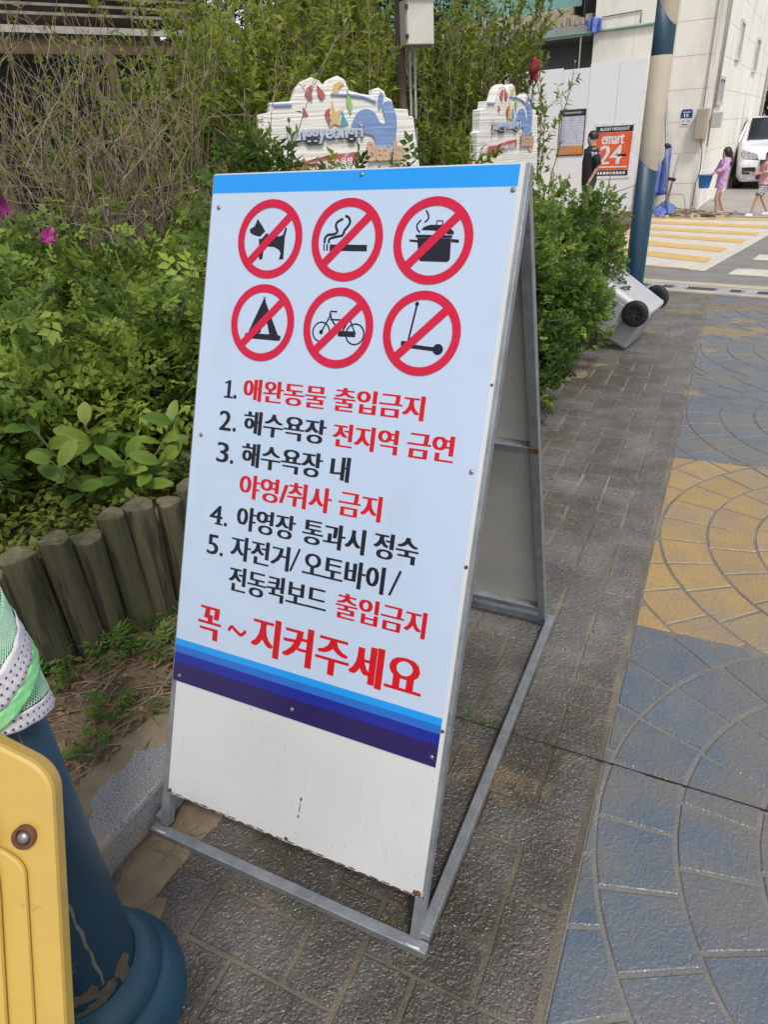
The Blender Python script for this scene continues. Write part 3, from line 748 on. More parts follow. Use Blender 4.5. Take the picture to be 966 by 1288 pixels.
for t_, x0, x1, y0, y1, kd in WT:
    mb = MB()
    b_ = (.0026, .0026, .0044)[kd]
    if t_ == '~':
        stroke(mb, [(x0, y0 + .004), (x0 + .008, y1 - .002), (x0 + .02, (y0 + y1) / 2), (x1 - .012, y0 + .002), (x1, y1 - .003)], .0078, FR, .0001, .0004)
    elif t_ == '/':
        stroke(mb, [(x0 + .003, y0), (x1 - .003, y1)], .0055, FR, .0001, .0004, sm=0)
    elif t_[0].isdigit():
        dw = (x1 - x0) - .014
        if t_[0] == '1':
            xm = x0 + .017
            stroke(mb, [(xm, y0 + .001), (xm, y1)], .0085, FR, .0001, .0004, sm=0)
            stroke(mb, [(xm - .012, y0 + .002), (xm + .012, y0 + .002)], .0042, FR, .00012, .00042, sm=0)
            stroke(mb, [(xm - .012, y1 - .0065), (xm - .001, y1 - .0035)], .0038, FR, .00012, .00042, sm=0)
        else:
            text_into(mb, t_[0], x0, x0 + dw, y0, y1, FR, .0003, bold=.0017)
            if t_[0] == '2': stroke(mb, [(x0 + .003, y0 + .003), (x0 + dw - .001, y0 + .003)], .007, FR, .0001, .0004, sm=0)
            if t_[0] == '4': stroke(mb, [(x0 + dw * .45, y0 + .002), (x0 + dw + .001, y0 + .002)], .0038, FR, .0001, .0004, sm=0)
            if t_[0] == '5': stroke(mb, [(x0 + dw * .25, y1 - .0025), (x0 + dw - .003, y1 - .0025)], .0065, FR, .0001, .0004, sm=0)
        disc(mb, x1 - .0048, y0 + .0042, .0046, .0001, .0004, 16)
    else:
        text_into(mb, t_, x0, x1, y0, y1, FR, .0003, bold=b_)
    o = build('lettering', mb, m_red if kd else m_black, banner)
# screws and rust
SCW = [(.0179, 1.5864), (-.3289, 1.5267), (.3319, 1.5507), (-.3251, 1.0249), (.3278, 1.0319), (-.0093, .4471), (.328, .444), (-.3300, .4387)]
for x, s in SCW:
    mb = MB(); M_ = Matrix((Vector((1, 0, 0)), uS, nS)).transposed().to_4x4()
    mb.lathe([(.0001, .0030), (.0026, .0028), (.0042, .0018), (.0052, .0002)], 14, c=bp(x, s, .0001), M=M_, cap=False)
    mb.lathe([(.0008, .0032), (.0015, .0032), (.0015, .003)], 6, c=bp(x, s, .0001), M=M_, cap=True)
    build('screw', mb, m_screw, banner, smooth=False)
for x, s, r in [(.3425, .5039, .004), (.3436, .8464, .004), (.3436, 1.2, .003), (-.3300, .138, .0055), (.0115, .1385, .005), (.3400, .1405, .0065)]:
    mb = MB(); M_ = Matrix((Vector((1, 0, 0)), uS, nS)).transposed().to_4x4()
    mb.lathe([(r * .2, .0025), (r * .8, .002), (r, .0002)], 12, c=bp(x, s, -.0014), M=M_, cap=True)
    build('rusty_rivet', mb, m_rust, af)
mb = MB()
def rustpatch(x, s, w, h_, seed, hh=-.0014):
    q = random.Random(seed); n = 14
    mb.prism([(x + w * math.cos(6.283 * i / n) * q.uniform(.5, 1.1), s + h_ * math.sin(6.283 * i / n) * q.uniform(.5, 1.1)) for i in range(n)], FR, hh, hh + .0003)
rustpatch(.0365, .203, .0026, .006, 1); rustpatch(.0375, .225, .0012, .018, 2); rustpatch(.0385, .245, .003, .007, 5)
for i in range(26): rustpatch(-.33 + i * .027, .1335 + .001 * math.sin(i * 2.1), .015, .0022, 20 + i)
rustpatch(.334, .138, .012, .008, 77)
build('rust_stain', mb, m_rust, af, kind='stuff')
build('rust_stain', MB().beam(rp(.322, .80, -.0255), rp(.3495, .805, -.0265), .016, .001, up=rn), m_rust, af)
mb = MB(); q = random.Random(91)
for i in range(170):
    x, sv = q.uniform(-.33, .34), .14 + .28 * q.random() ** 2.2; r = q.uniform(.0004, .0016) * (1.6 if q.random() > .93 else 1)
    mb.prism([(x + r * math.cos(6.283 * k / 6), sv + r * 1.2 * math.sin(6.283 * k / 6)) for k in range(6)], FR, -.0015, -.0013)
for i in range(9):
    x, sv, l = q.uniform(-.33, .34), q.uniform(.16, .42), q.uniform(.01, .05); mb.prism([(x, sv), (x + .0007, sv), (x + .0009, sv - l), (x + .0003, sv - l)], FR, -.0015, -.00135)
build('mud_specks', mb, mat('mud_speck', (.42, .39, .34), rough=.8), fp, kind='stuff')
build('weld_bead', MB().tube([(.328, .004, .0255), (.345, .003, .026), (.361, .005, .0255)], .0026, 6), m_board, af, smooth=True)
build('weld_bead', MB().tube([(-.361, .004, .0255), (-.345, .003, .026), (-.328, .005, .0255)], .0026, 6), m_board, af, smooth=True)

# ------------------------------------------------------------------ poles
def make_pole(cx, cy, name, label, cat, h=6.0):
    t = thing(name, (cx, cy, 0), label, cat, 'blue and cream poles beside the paving')
    build('base_flange', MB().lathe([(.172, 0), (.172, .022), (.168, .05), (.158, .075), (.146, .090), (.1385, .0955), (.1405, .101), (.139, .112), (.131, .130), (.118, .145), (.106, .152), (.1012, .1535)], 64, c=(cx, cy, 0), cap=False), m_flange, t, smooth=True)
    n = 48
    def seg(nm, z0, k0, z1, k1, m, r):
        vs = []; fs = []
        for zz, kk in ((z0, k0), (z1, k1)):
            for j in range(n):
                a = 2 * math.pi * j / n
                vs.append((cx + r * math.cos(a), cy + r * math.sin(a), zz + kk * r * math.cos(a + .4)))
        for j in range(n): fs.append((j, (j + 1) % n, n + (j + 1) % n, n + j))
        fs.append(tuple(range(n, 2 * n)))
        o = build(nm, MB().add(vs, fs), m, t); o.data.polygons.foreach_set('use_smooth', [True] * n + [False])
    rr0 = .1 if cy < 2 else .088
    seg('lower_shaft', .14, 0, 1.205, -.75, m_poleblue, rr0)
    seg('cream_band', 1.2052, -.75, 2.01, 0, m_polewhite, rr0 + .0005)
    seg('upper_shaft', 2.0102, 0, 2.34, -1.4, m_poleblue, rr0)
    seg('cream_band', 2.3402, -1.4, 3.4, 0, m_polewhite, rr0 + .0005)
    seg('upper_shaft', 3.4002, 0, h, 0, m_poleblue, rr0 - .001)
    return t
pl = make_pole(-.2, -.344, 'painted_pole', 'dark blue pole with flared base and scratched shaft, behind the yellow barrier', 'pole')
pr = make_pole(-.063, 6.5, 'painted_pole', 'blue and cream banded pole at the kerb before the crosswalk, behind the toppled bin', 'pole')
# scratches and mud on the near pole
q = random.Random(4)
def on_pole(az, z, rr=.1004): a = R(az); return (-.2 + rr * math.cos(a), -.344 + rr * math.sin(a), z)
mb = MB(); w = .0022
pts = [(-12 + .8 * math.sin(i * 1.3), .50 - .013 * i) for i in range(24)]
for i in range(len(pts) - 1):
    a, b_ = pts[i], pts[i + 1]; wd = 1.0 + .8 * abs(math.sin(i * 2.7))
    mb.add([on_pole(a[0] - wd, a[1]), on_pole(a[0] + wd, a[1]), on_pole(b_[0] + wd, b_[1]), on_pole(b_[0] - wd, b_[1])], [(0, 1, 2, 3)])
for az, z, s_ in ((8, .80, .01), (8, .775, .004), (9, .76, .006), (9.5, .74, .004), (7.8, .79, .012)):
    mb.add([on_pole(az - .5, z), on_pole(az + .5, z - .001), on_pole(az + .7, z - s_), on_pole(az - .2, z - s_)], [(0, 1, 2, 3)])
build('scratches', mb, mat('scuffed_primer', (.13, .115, .095), (.2, .18, .15), ns=60, rough=.8), pl, kind='stuff')
mb = MB()
for k_ in range(9):
    a0, z0, wa, hz = q.uniform(-60, 20), .155 + q.uniform(.0, .05), q.uniform(6, 16), q.uniform(.01, .03)
    n = 12; P = [(a0 + wa * math.cos(6.283 * i / n) * q.uniform(.6, 1.1), max(.1545, z0 + hz * math.sin(6.283 * i / n) * q.uniform(.6, 1.1))) for i in range(n)]
    mb.add([on_pole(a, z, .1003 + .0001 * k_) for a, z in P] + [on_pole(a0, z0, .1003 + .0001 * k_)], [(i, (i + 1) % n, n) for i in range(n)])
build('dried_mud', mb, mat('dried_mud', (.085, .07, .052), (.12, .1, .075), ns=50, rough=.9), pl, kind='stuff')
# net wrapped round the near pole
nw = thing('net_wrap', (-.2, -.344, .8), 'green net cloth with white dotted ribbons wrapped round the near blue pole', 'net')
def wrap(nm, m, z0f, z1f, r0f, r1f, a0=-110, a1=150, n=60, rows=6, th=.0):
    vs = []; fs = []
    for i in range(n + 1):
        a = a0 + (a1 - a0) * i / n
        for k in range(rows + 1):
            t = k / rows; z = z0f(a) * (1 - t) + z1f(a) * t; r = r0f(a) * (1 - t) + r1f(a) * t + .0012 * math.sin(a * .35 + k * 1.9)
            c_, s_ = math.cos(R(a)), math.sin(R(a)); vs.append((-.2 + r * c_, -.344 + r * s_, z))
    for i in range(n):
        for k in range(rows):
            b0 = i * (rows + 1) + k; fs.append((b0, b0 + rows + 1, b0 + rows + 2, b0 + 1))
    o = build(nm, MB().add(vs, fs), m, nw, smooth=True)
    so = o.modifiers.new('thickness', 'SOLIDIFY'); so.thickness = .0012
    return vs
flare = lambda a: .103 + .014 * max(0, math.cos(R(a - 35)))
sl = lambda a: .00048 * a      # bands climb towards the kerb side
hem = lambda a: .786 - .00085 * (a - 45)
wrap('net', m_mesh, lambda a: hem(a) + .02, lambda a: .965 + sl(a), flare, lambda a: .1035)
wrap('ribbon', m_ribbon, lambda a: hem(a), lambda a: hem(a) + .027, lambda a: flare(a) + .004, lambda a: flare(a) + .0025)
wrap('ribbon', m_ribbon, lambda a: .868 + sl(a), lambda a: .915 + sl(a), lambda a: .1125 + .006 * max(0, math.cos(R(a - 35))), lambda a: .1095 + .003 * max(0, math.cos(R(a - 35))))
wrap('net_fold', mat('bright_green_net', (.2, .62, .25), (.3, .7, .33), ns=80, rough=.7), lambda a: .845 + sl(a), lambda a: .868 + sl(a), lambda a: .1145 + .008 * max(0, math.cos(R(a - 35))), lambda a: .1125 + .006 * max(0, math.cos(R(a - 35))))
wrap('net_fold', m_mesh, lambda a: .915 + sl(a), lambda a: .962 + sl(a), lambda a: .107, lambda a: .1035)
mb = MB()
for (zlo, zhi, rlo, rhi, a0, a1) in ((lambda a: hem(a) + .03, lambda a: .965 + sl(a), lambda a: flare(a) + .001, lambda a: .1046, -110, 150), (lambda a: .917 + sl(a), lambda a: .960 + sl(a), lambda a: .1080, lambda a: .1054, -110, 150)):
    for sg in (-1, 1):
        for a_s in range(a0 - 60, a1 + 60, 3):
            pts = []
            for k in range(12):
                t = k / 11; a = a_s + sg * 55 * t
                if a < a0 or a > a1: continue
                zl, zh = zlo(a), zhi(a); r = rlo(a) * (1 - t) + rhi(a) * t + .0014
                pts.append((-.2 + r * math.cos(R(a)), -.344 + r * math.sin(R(a)), zl * (1 - t) + zh * t))
            if len(pts) > 2: mb.tube(pts, .00055, 3, cap=False)
build('net_threads', mb, m_thread, nw, kind='stuff')
mb = MB()
def dot(a, z, r, s_=.0023):
    P = []
    for i in range(6):
        t = 6.283 * i / 6; P.append((-.2 + r * math.cos(R(a) + s_ * math.cos(t) / r), -.344 + r * math.sin(R(a) + s_ * math.cos(t) / r), z + s_ * math.sin(t)))
    mb.add(P, [tuple(range(6))])
for a in range(-100, 150, 5):
    for k_, zz in enumerate((.008, .019)): dot(a + 2.5 * k_, zz + hem(a), flare(a) + .0065)
    for k_, zz in enumerate((.877, .891, .905)): dot(a + 2.5 * k_, zz + sl(a), .1145 + .0065 * max(0, math.cos(R(a - 35))) - .0011 * k_)
build('ribbon_dots', mb, m_dot, nw, kind='stuff')

# ------------------------------------------------------------------ yellow barrier (leans on its feet, left edge of the view)
TT = Vector((.223, -.477, 1.018)); ed = (Vector((.270, -.573, .824)) - TT).normalized(); el = (-_right - ed * (-_right).dot(ed)).normalized(); en = ed.cross(el).normalized()
if en.dot(cam_loc - TT) < 0: en = -en
BF = (TT, -el, -ed, en)       # x to the right, y up along the panel
bar = thing('plastic_barrier', tuple(TT + ed * 1.16 + el * .3), 'yellow plastic crowd barrier with a bolt, cut off by the left edge of the photo', 'barrier')
def rounded(pts, r=.01, n=4):
    out = []; k = len(pts)
    for i in range(k):
        p = Vector(pts[i]); a = Vector(pts[i - 1]); b_ = Vector(pts[(i + 1) % k])
        da = (a - p).normalized(); db = (b_ - p).normalized(); rr = min(r, (a - p).length / 2.1, (b_ - p).length / 2.1)
        s0 = p + da * rr; s1 = p + db * rr
        for t in range(n + 1):
            t /= n; q_ = s0 * (1 - t) ** 2 + p * 2 * t * (1 - t) + s1 * t * t; out.append((q_.x, q_.y))
    return out
Lb = 1.15
build('barrier_panel', MB().prism(rounded([(-.6, -Lb), (-.0, -Lb), (0, 0), (-.012, .018), (-.078, .056), (-.13, .062), (-.6, .062)], .016), BF, -.022, 0), m_yplastic, bar, bevel=.0045)
build('barrier_rib', MB().prism(rounded([(-.6, -Lb + .05), (-.022, -Lb + .05), (-.026, -.07), (-.05, -.052), (-.6, -.052)], .012), BF, .0003, .006), m_yplastic, bar, bevel=.004)
build('barrier_rib', MB().prism(rounded([(-.6, -Lb + .1), (-.043, -Lb + .1), (-.047, -.085), (-.052, -.03), (-.070, .012), (-.6, .018)], .014), BF, .0063, .013), m_yplastic, bar, bevel=.004)
M_ = Matrix((Vector(BF[1]), Vector(BF[2]), Vector(BF[3]))).transposed().to_4x4()
bc = TT - el * (-.0) + Vector(BF[1]) * -.0265 + Vector(BF[2]) * -.046 + Vector(BF[3]) * .0
build('bolt_recess', MB().lathe([(.0105, .0005), (.0105, .0062), (.0078, .0068), (.0072, .003)], 24, c=bc, M=M_, cap=False), m_rust, bar, smooth=True)
build('bolt', MB().lathe([(.0001, .008), (.003, .0078), (.0055, .006), (.0068, .002)], 18, c=bc, M=M_, cap=False), m_screw, bar, smooth=True)
build('bolt_seat', MB().lathe([(.0074, .0022), (.0002, .0022)], 18, c=bc, M=M_, cap=False), m_iron, bar)
fb = TT + ed * Lb
build('barrier_foot', MB().box(fb.x - .35, fb.x + .02, fb.y - .06, fb.y + .06, 0.001, max(.03, fb.z + .02)), m_yplastic, bar, bevel=.01)

# ------------------------------------------------------------------ toppled bin and white box under the hedge
aV = Vector((-.86, .14, .49)).normalized(); axV = Vector((.17, .97, .05)); axV = (axV - aV * axV.dot(aV)).normalized(); bV = aV.cross(axV).normalized()
if bV.z < 0: bV = -bV
KB = Vector((.115, 4.66, .004))
MBin = Matrix.Translation(KB) @ Matrix((axV, bV, aV)).transposed().to_4x4()
bn = thing('wheelie_bin', tuple(KB), 'pale grey wheeled bin toppled into the hedge with two black wheels in the air', 'bin')
mb = MB(); prof = []
def ring(z, x0, x1, y0, y1, ch=.03):
    return [(x0 + ch, y0, z), (x1 - ch, y0, z), (x1, y0 + ch, z), (x1, y1 - ch, z), (x1 - ch, y1, z), (x0 + ch, y1, z), (x0, y1 - ch, z), (x0, y0 + ch, z)]
rings = [ring(0, .03, .39, .0, .33), ring(.02, .015, .405, -.01, .34), ring(.5, -.005, .425, -.035, .36), ring(.84, -.02, .44, -.06, .38), ring(.845, -.04, .46, -.08, .40), ring(.88, -.04, .46, -.08, .40)]
vs = [MBin @ Vector(p) for rg in rings for p in rg]; fs = [tuple(range(7, -1, -1)), tuple(range(40, 48))]
for i in range(5):
    for j in range(8): fs.append((i * 8 + j, i * 8 + (j + 1) % 8, (i + 1) * 8 + (j + 1) % 8, (i + 1) * 8 + j))
build('bin_body', MB().add(vs, fs), m_binw, bn, bevel=.012)
build('bin_lid', MB().box(-.05, .47, -.1, .42, .883, .92, MBin), m_binw, bn, bevel=.012)
build('side_recess', MB().prism([(.05, .14), (.29, .14), (.31, .78), (.03, .78)], (MBin @ Vector((-.016, 0, 0)), bV, aV, -axV), .0, .006), m_binw, bn, bevel=.004)
for z in (.30, .55): build('moulded_rib', MB().box(-.031, -.02, .02, .32, z, z + .02, MBin), m_binw, bn, bevel=.003)
build('handle', MB().tube([MBin @ Vector((.03, .46, .86)), MBin @ Vector((.03, .49, .83)), MBin @ Vector((.39, .49, .83)), MBin @ Vector((.39, .46, .86))], .014, 8), m_binw, bn, smooth=True)
for xw in (-.035, .455):
    RX = MBin @ Matrix.Translation((xw, .295, .085)) @ Matrix.Rotation(math.pi / 2, 4, 'Y')
    w = build('wheel', MB().lathe([(.055, -.022), (.085, -.024), (.094, -.016), (.096, 0), (.094, .016), (.085, .024), (.055, .022)], 32, M=RX, cap=False), m_rubber, bn, smooth=True)
    rm = MB(); rm.lathe([(.0001, -.014), (.02, -.017), (.022, -.008), (.055, -.012), (.057, .012), (.022, .008), (.02, .017), (.0001, .014)], 24, M=RX, cap=False)
    for k_ in range(6):
        a = k_ * math.pi / 3; rm.beam(RX @ Vector((.02 * math.cos(a), .02 * math.sin(a), -.012)), RX @ Vector((.056 * math.cos(a), .056 * math.sin(a), -.014)), .012, .012, up=axV)
    build('rim', rm, m_rim, w)
build('axle', MB().tube([MBin @ Vector((-.03, .295, .085)), MBin @ Vector((.45, .295, .085))], .009, 8), m_iron, bn)
wb = MB(); Mw = Matrix.Translation((-.40, 4.22, .0)) @ Matrix.Rotation(.3, 4, 'Z') @ Matrix.Rotation(-.5, 4, 'Y')
tag(build('plastic_crate', wb.box(0, .14, 0, .3, .0, .26, Mw), m_binw, bevel=.01), 'white plastic box lying under the hedge, left of the toppled bin', 'box')

# ------------------------------------------------------------------ building across the road
P0 = Vector((.03, 14.26, 0)); DL = Vector((-.99, .14, 0)).normalized(); DR = Vector((.08, .997, 0)).normalized(); Z = Vector((0, 0, 1))
FF = (P0, -DL, Z, (-DL).cross(Z)); GF = (P0, DR, Z, DR.cross(Z))
bld = thing('building', tuple(P0), 'white panelled two-storey building across the road with narrow side windows', 'building')
H = 6.6
def rect(x0, x1, z0, z1): return [(x0, z0), (x1, z0), (x1, z1), (x0, z1)]
build('wall', MB().prism(rect(-2.19, .0, -.02, H), FF, -.3, 0), m_wallback, bld)
build('wall', MB().prism(rect(.03, 12.3, -.02, H), GF, -.25, 0), m_wallback, bld)
q = random.Random(9)
pw, ph = .729, .5
for i in range(3):
    for j in range(13):
        x0 = -2.188 + i * pw
        build('wall_panel', MB().prism(rect(x0 + .002, x0 + pw - .002, .003 + j * ph, (j + 1) * ph - .003), FF, .002, .012 + q.uniform(0, .002)), m_wall, bld)
for i in range(10):
    for j in range(13):
        x0 = .012 + i * 1.22
        build('wall_panel', MB().prism(rect(x0 + .003, x0 + 1.217, .003 + j * ph, (j + 1) * ph - .003), GF, .002, .012 + q.uniform(0, .002)), m_wall, bld)
build('corner_trim', MB().prism(rect(-.05, .0, 0, H), FF, .0125, .02), m_wall, bld)
def window(fr, x0, x1, z0, z1, k=1):
    f = MB(); w = .05
    f.prism(rect(x0 - w, x1 + w, z1, z1 + w), fr, .013, .05); f.prism(rect(x0 - w, x1 + w, z0 - w, z0), fr, .013, .06)
    f.prism(rect(x0 - w, x0, z0, z1), fr, .013, .05); f.prism(rect(x1, x1 + w, z0, z1), fr, .013, .05); f.prism(rect((x0 + x1) / 2 - .02, (x0 + x1) / 2 + .02, z0, z1), fr, .013, .045)
    o = build('window', f, m_frame, bld)
    build('pane', MB().prism(rect(x0, x1, z0, z1), fr, .015, .022), m_glassd, o)
window(GF, 2.42, 2.95, 2.56, 3.12); window(GF, .50, 1.18, 1.79, 2.14); window(GF, 6.2, 7.0, 2.5, 3.1); window(GF, 2.42, 2.95, 4.6, 5.2); window(GF, 6.2, 7.0, 4.6, 5.2)
build('roof', MB().prism(rect(-2.19, .03, H, H + .15), FF, -12, .05), m_recess, bld)
# recessed left half: wall, slab with broken edge, glass railing, column
build('recessed_wall', MB().prism(rect(-9, -2.2, -.02, H), FF, -1.5, -1.3), m_recess, bld)
build('balcony_slab', MB().prism(rect(-9, -2.25, 2.98, 3.16), FF, -1.29, -.05), m_recess, bld)
q = random.Random(2); mb = MB()
for i in range(60):
    x = -2.28 - i * .06; w = q.uniform(.04, .09); mb.prism(rect(x - w, x, 3.165, 3.165 + q.uniform(.05, .16)), FF, -.3, -.06 + q.uniform(-.05, .05))
build('broken_parapet', mb, m_rubble, bld, kind='stuff')
build('planter_wall', MB().prism(rect(-9, -2.75, 3.165, 3.48), FF, -.5, -.31), m_rubble, bld)
build('glass_railing', MB().prism(rect(-9, -2.6, 3.49, 4.6), FF, -.42, -.40), m_glassg, bld)
build('column', MB().prism(rect(-2.52, -2.26, 3.17, H), FF, -.6, -.31), m_recess, bld)
build('balcony_slab', MB().prism(rect(-9, -2.25, 5.1, 5.3), FF, -1.29, -.05), m_recess, bld)
build('shutter', MB().prism(rect(-2.50, -2.28, 3.3, 5.0), FF, -.305, -.28), m_blackcl, bld)
build('green_pipe', MB().tube([P0 + DL * 3.4 + Z * 3.0 + FF[3] * .05, P0 + DL * 1.0 + Z * 3.03 + FF[3] * .05], .024, 10), m_pipeg, bld, smooth=True)
build('bracket', MB().tube([P0 + DL * 2.06 + Z * 3.22 + FF[3] * .03, P0 + DL * 1.36 + Z * 3.24 + FF[3] * .03, P0 + DL * 1.36 + Z * 3.06 + FF[3] * .03], .008, 6), m_iron, bld)
build('hanging_pipe', MB().tube([P0 + DL * 2.42 + Z * 3.0 + FF[3] * .03, P0 + DL * 2.42 + Z * 2.3 + FF[3] * .03], .012, 6), m_pipe, bld)
build('conduit', MB().tube([P0 + DR * .2 + Z * 6 + GF[3] * .045, P0 + DR * .2 + Z * 1.69 + GF[3] * .045], .028, 8), m_pipe, bld, smooth=True)
build('conduit', MB().tube([P0 + DR * .09 + Z * 6 + GF[3] * .04, P0 + DR * .09 + Z * 1.1 + GF[3] * .04], .014, 8), m_pipe, bld, smooth=True)
build('conduit', MB().tube([P0 + DL * .10 + Z * 6 + FF[3] * .04, P0 + DL * .10 + Z * 2.3 + FF[3] * .04, P0 + DL * .10 + Z * 1.7 + FF[3] * .06], .012, 8), m_pipe, bld, smooth=True)
build('downpipe', MB().tube([P0 + DR * 10.9 + Z * 6 + GF[3] * .05, P0 + DR * 10.9 + Z * .1 + GF[3] * .05], .04, 8), m_pipe, bld, smooth=True)
eb = thing('electric_box', tuple(P0 + DL * .06 + Z * 1.2), 'beige metal electric box on the corner of the white building', 'electric box')
build('box_body', MB().prism(rect(-.165, .02, 1.21, 1.69), FF, .021, .2), m_ebox, eb, bevel=.008)
build('box_door', MB().prism(rect(-.155, .01, 1.22, 1.68), FF, .2005, .21), m_ebox, eb, bevel=.004)
build('side_box', MB().prism(rect(.08, .3, 1.38, 1.62), GF, .06, .2), m_pipe, eb, bevel=.006)
build('cable', MB().tube([P0 + DL * .05 + Z * 1.2 + FF[3] * .1, P0 + DL * .0 + Z * 1.05 + FF[3] * .12, P0 + DL * -.02 + Z * .75 + FF[3] * .1, P0 + DL * .03 + Z * .5 + FF[3] * .05, P0 + DL * .03 + Z * .1 + FF[3] * .05], .008, 6), m_iron, eb, smooth=True)
# house number plate
npl = thing('house_number_plate', tuple(P0 + DL * .36 + Z * 1.57), 'blue house number plate reading 12 above a white notice on the panelled wall', 'number plate')
build('plate', MB().prism([(-.465, 1.56), (-.27, 1.56), (-.27, 1.665), (-.30, 1.695), (-.435, 1.695), (-.465, 1.665)], FF, .016, .024), m_signblue, npl)
mb = MB(); text_into(mb, '12', -.41, -.33, 1.575, 1.625, FF, .0255, bold=.004, off=.01); build('lettering', mb, m_pwhite, npl)
mb = MB(); mb.prism(rect(-.435, -.30, 1.64, 1.66), FF, .0245, .0255); build('print_strip', mb, m_al, npl)
build('notice_sheet', MB().prism(rect(-.465, -.27, 1.43, 1.555), FF, .016, .021), m_pwhite, npl)
mb = MB(); mb.prism(rect(-.44, -.385, 1.49, 1.53), FF, .0215, .0225); mb.prism(rect(-.35, -.30, 1.49, 1.53), FF, .0215, .0225)
build('red_mark', mb, m_ap, npl, kind='stuff'); build('print_strip', MB().prism(rect(-.44, -.33, 1.45, 1.465), FF, .0215, .0225), m_pblack, npl)
# hoarding
hd = thing('hoarding', tuple(P0 + DL * 3), 'white site hoarding of tall flat sheets in front of the building', 'hoarding')
xs = [-9.0, -8.2, -7.4, -6.6, -5.8, -5.0, -4.2, -3.42, -2.68, -2.16, -1.62, -1.13]; tops = [2.5, 2.5, 2.5, 2.49, 2.5, 2.5, 2.5, 2.5, 2.47, 2.53, 2.53]
for i in range(len(xs) - 1):
    build('hoarding_sheet', MB().prism(rect(xs[i] + .003, xs[i + 1] - .003, .03, tops[i]), FF, .10, .118 + .004 * (i % 2)), m_hoard, hd)
for x in (-1.2, -2.4, -3.8, -5.4): build('prop', MB().beam(P0 - DL * x + FF[3] * .08, P0 - DL * x + FF[3] * .08 + Z * 2.45, .04, .04), m_wood, hd)
HZ = .1225
po = thing('shop_poster', tuple(P0 + DL * 1.6 + Z * 1.1 + FF[3] * HZ), 'orange convenience store poster reading emart 24 on the hoarding', 'poster')
build('poster_sheet', MB().prism([(-1.865, .60), (-1.235, .62), (-1.215, 1.53), (-1.975, 1.555)], FF, HZ, HZ + .008), m_pwhite, po)
def quad(x0, x1, z0, z1, sk=.085):
    f = lambda z: (1.53 - z) * sk
    return [(x0 + f(z0), z0), (x1 - f(z0) * .3, z0), (x1 - f(z1) * .3, z1), (x0 + f(z1), z1)]
build('orange_panel', MB().prism(quad(-1.955, -1.25, .76, 1.395), FF, HZ + .0085, HZ + .01), m_orange, po)
build('black_panel', MB().prism(quad(-1.955, -1.25, 1.40, 1.50), FF, HZ + .0085, HZ + .01), m_pblack, po)
build('black_panel', MB().prism(quad(-1.955, -1.25, .66, .755), FF, HZ + .0085, HZ + .01), m_pblack, po)
for t_, x0, x1, z0, z1, bo in (('ALLDAY HIGHLIGHT', -1.88, -1.32, 1.425, 1.478, .003), ('emart', -1.83, -1.40, 1.20, 1.36, .009), ('24', -1.86, -1.42, .86, 1.18, .013)):
    mb = MB(); text_into(mb, t_, x0, x1, z0, z1, FF, HZ + .0105, bold=bo, off=.0, slant=.08, step=.0004); build('lettering', mb, m_pwhite, po)
mb = MB(); mb.prism(rect(-1.50, -1.33, .99, 1.03), FF, HZ + .0118, HZ + .0125); build('print_strip', mb, m_pblack, po)
build('print_strip', MB().prism(rect(-1.83, -1.30, .80, .825), FF, HZ + .0105, HZ + .0112), m_pwhite, po)
mb = MB(); q = random.Random(6)
for i in range(9):
    x = -1.86 + i * .062; mb.prism(rect(x, x + .045, .685, .73), FF, HZ + .0105, HZ + .0112)
build('print_blocks', mb, m_pwhite, po, kind='stuff')
no = thing('notice_board', tuple(P0 + DL * 2.4 + Z * 1.4 + FF[3] * HZ), 'tall notice with black heading, small text and amber foot on the hoarding', 'notice')
build('board_frame', MB().prism(rect(-2.69, -2.175, 1.03, 1.815), FF, HZ, HZ + .012), m_iron, no)
build('paper', MB().prism(rect(-2.672, -2.193, 1.20, 1.70), FF, HZ + .0125, HZ + .015), m_lav, no)
build('amber_foot', MB().prism(rect(-2.672, -2.193, 1.05, 1.199), FF, HZ + .0125, HZ + .015), m_amber, no)
mb = MB(); mb.prism(rect(-2.60, -2.25, 1.745, 1.775), FF, HZ + .0125, HZ + .0135); build('print_strip', mb, m_channel, no)
mb = MB(); q = random.Random(8)
for i in range(11):
    z = 1.67 - i * .043; mb.prism(rect(-2.65, -2.65 + q.uniform(.06, .12), z, z + .010), FF, HZ + .0155, HZ + .016)
    x = -2.5
    while x < -2.25:
        w = q.uniform(.03, .12); mb.prism(rect(x, min(x + w, -2.21), z, z + .008), FF, HZ + .0155, HZ + .016); x += w + q.uniform(.02, .08)
for i in range(3): mb.prism(rect(-2.64, -2.23, 1.16 - i * .035, 1.17 - i * .035), FF, HZ + .0155, HZ + .016)
build('small_print', mb, mat('print_grey', (.3, .3, .42), rough=.6), no, kind='stuff')

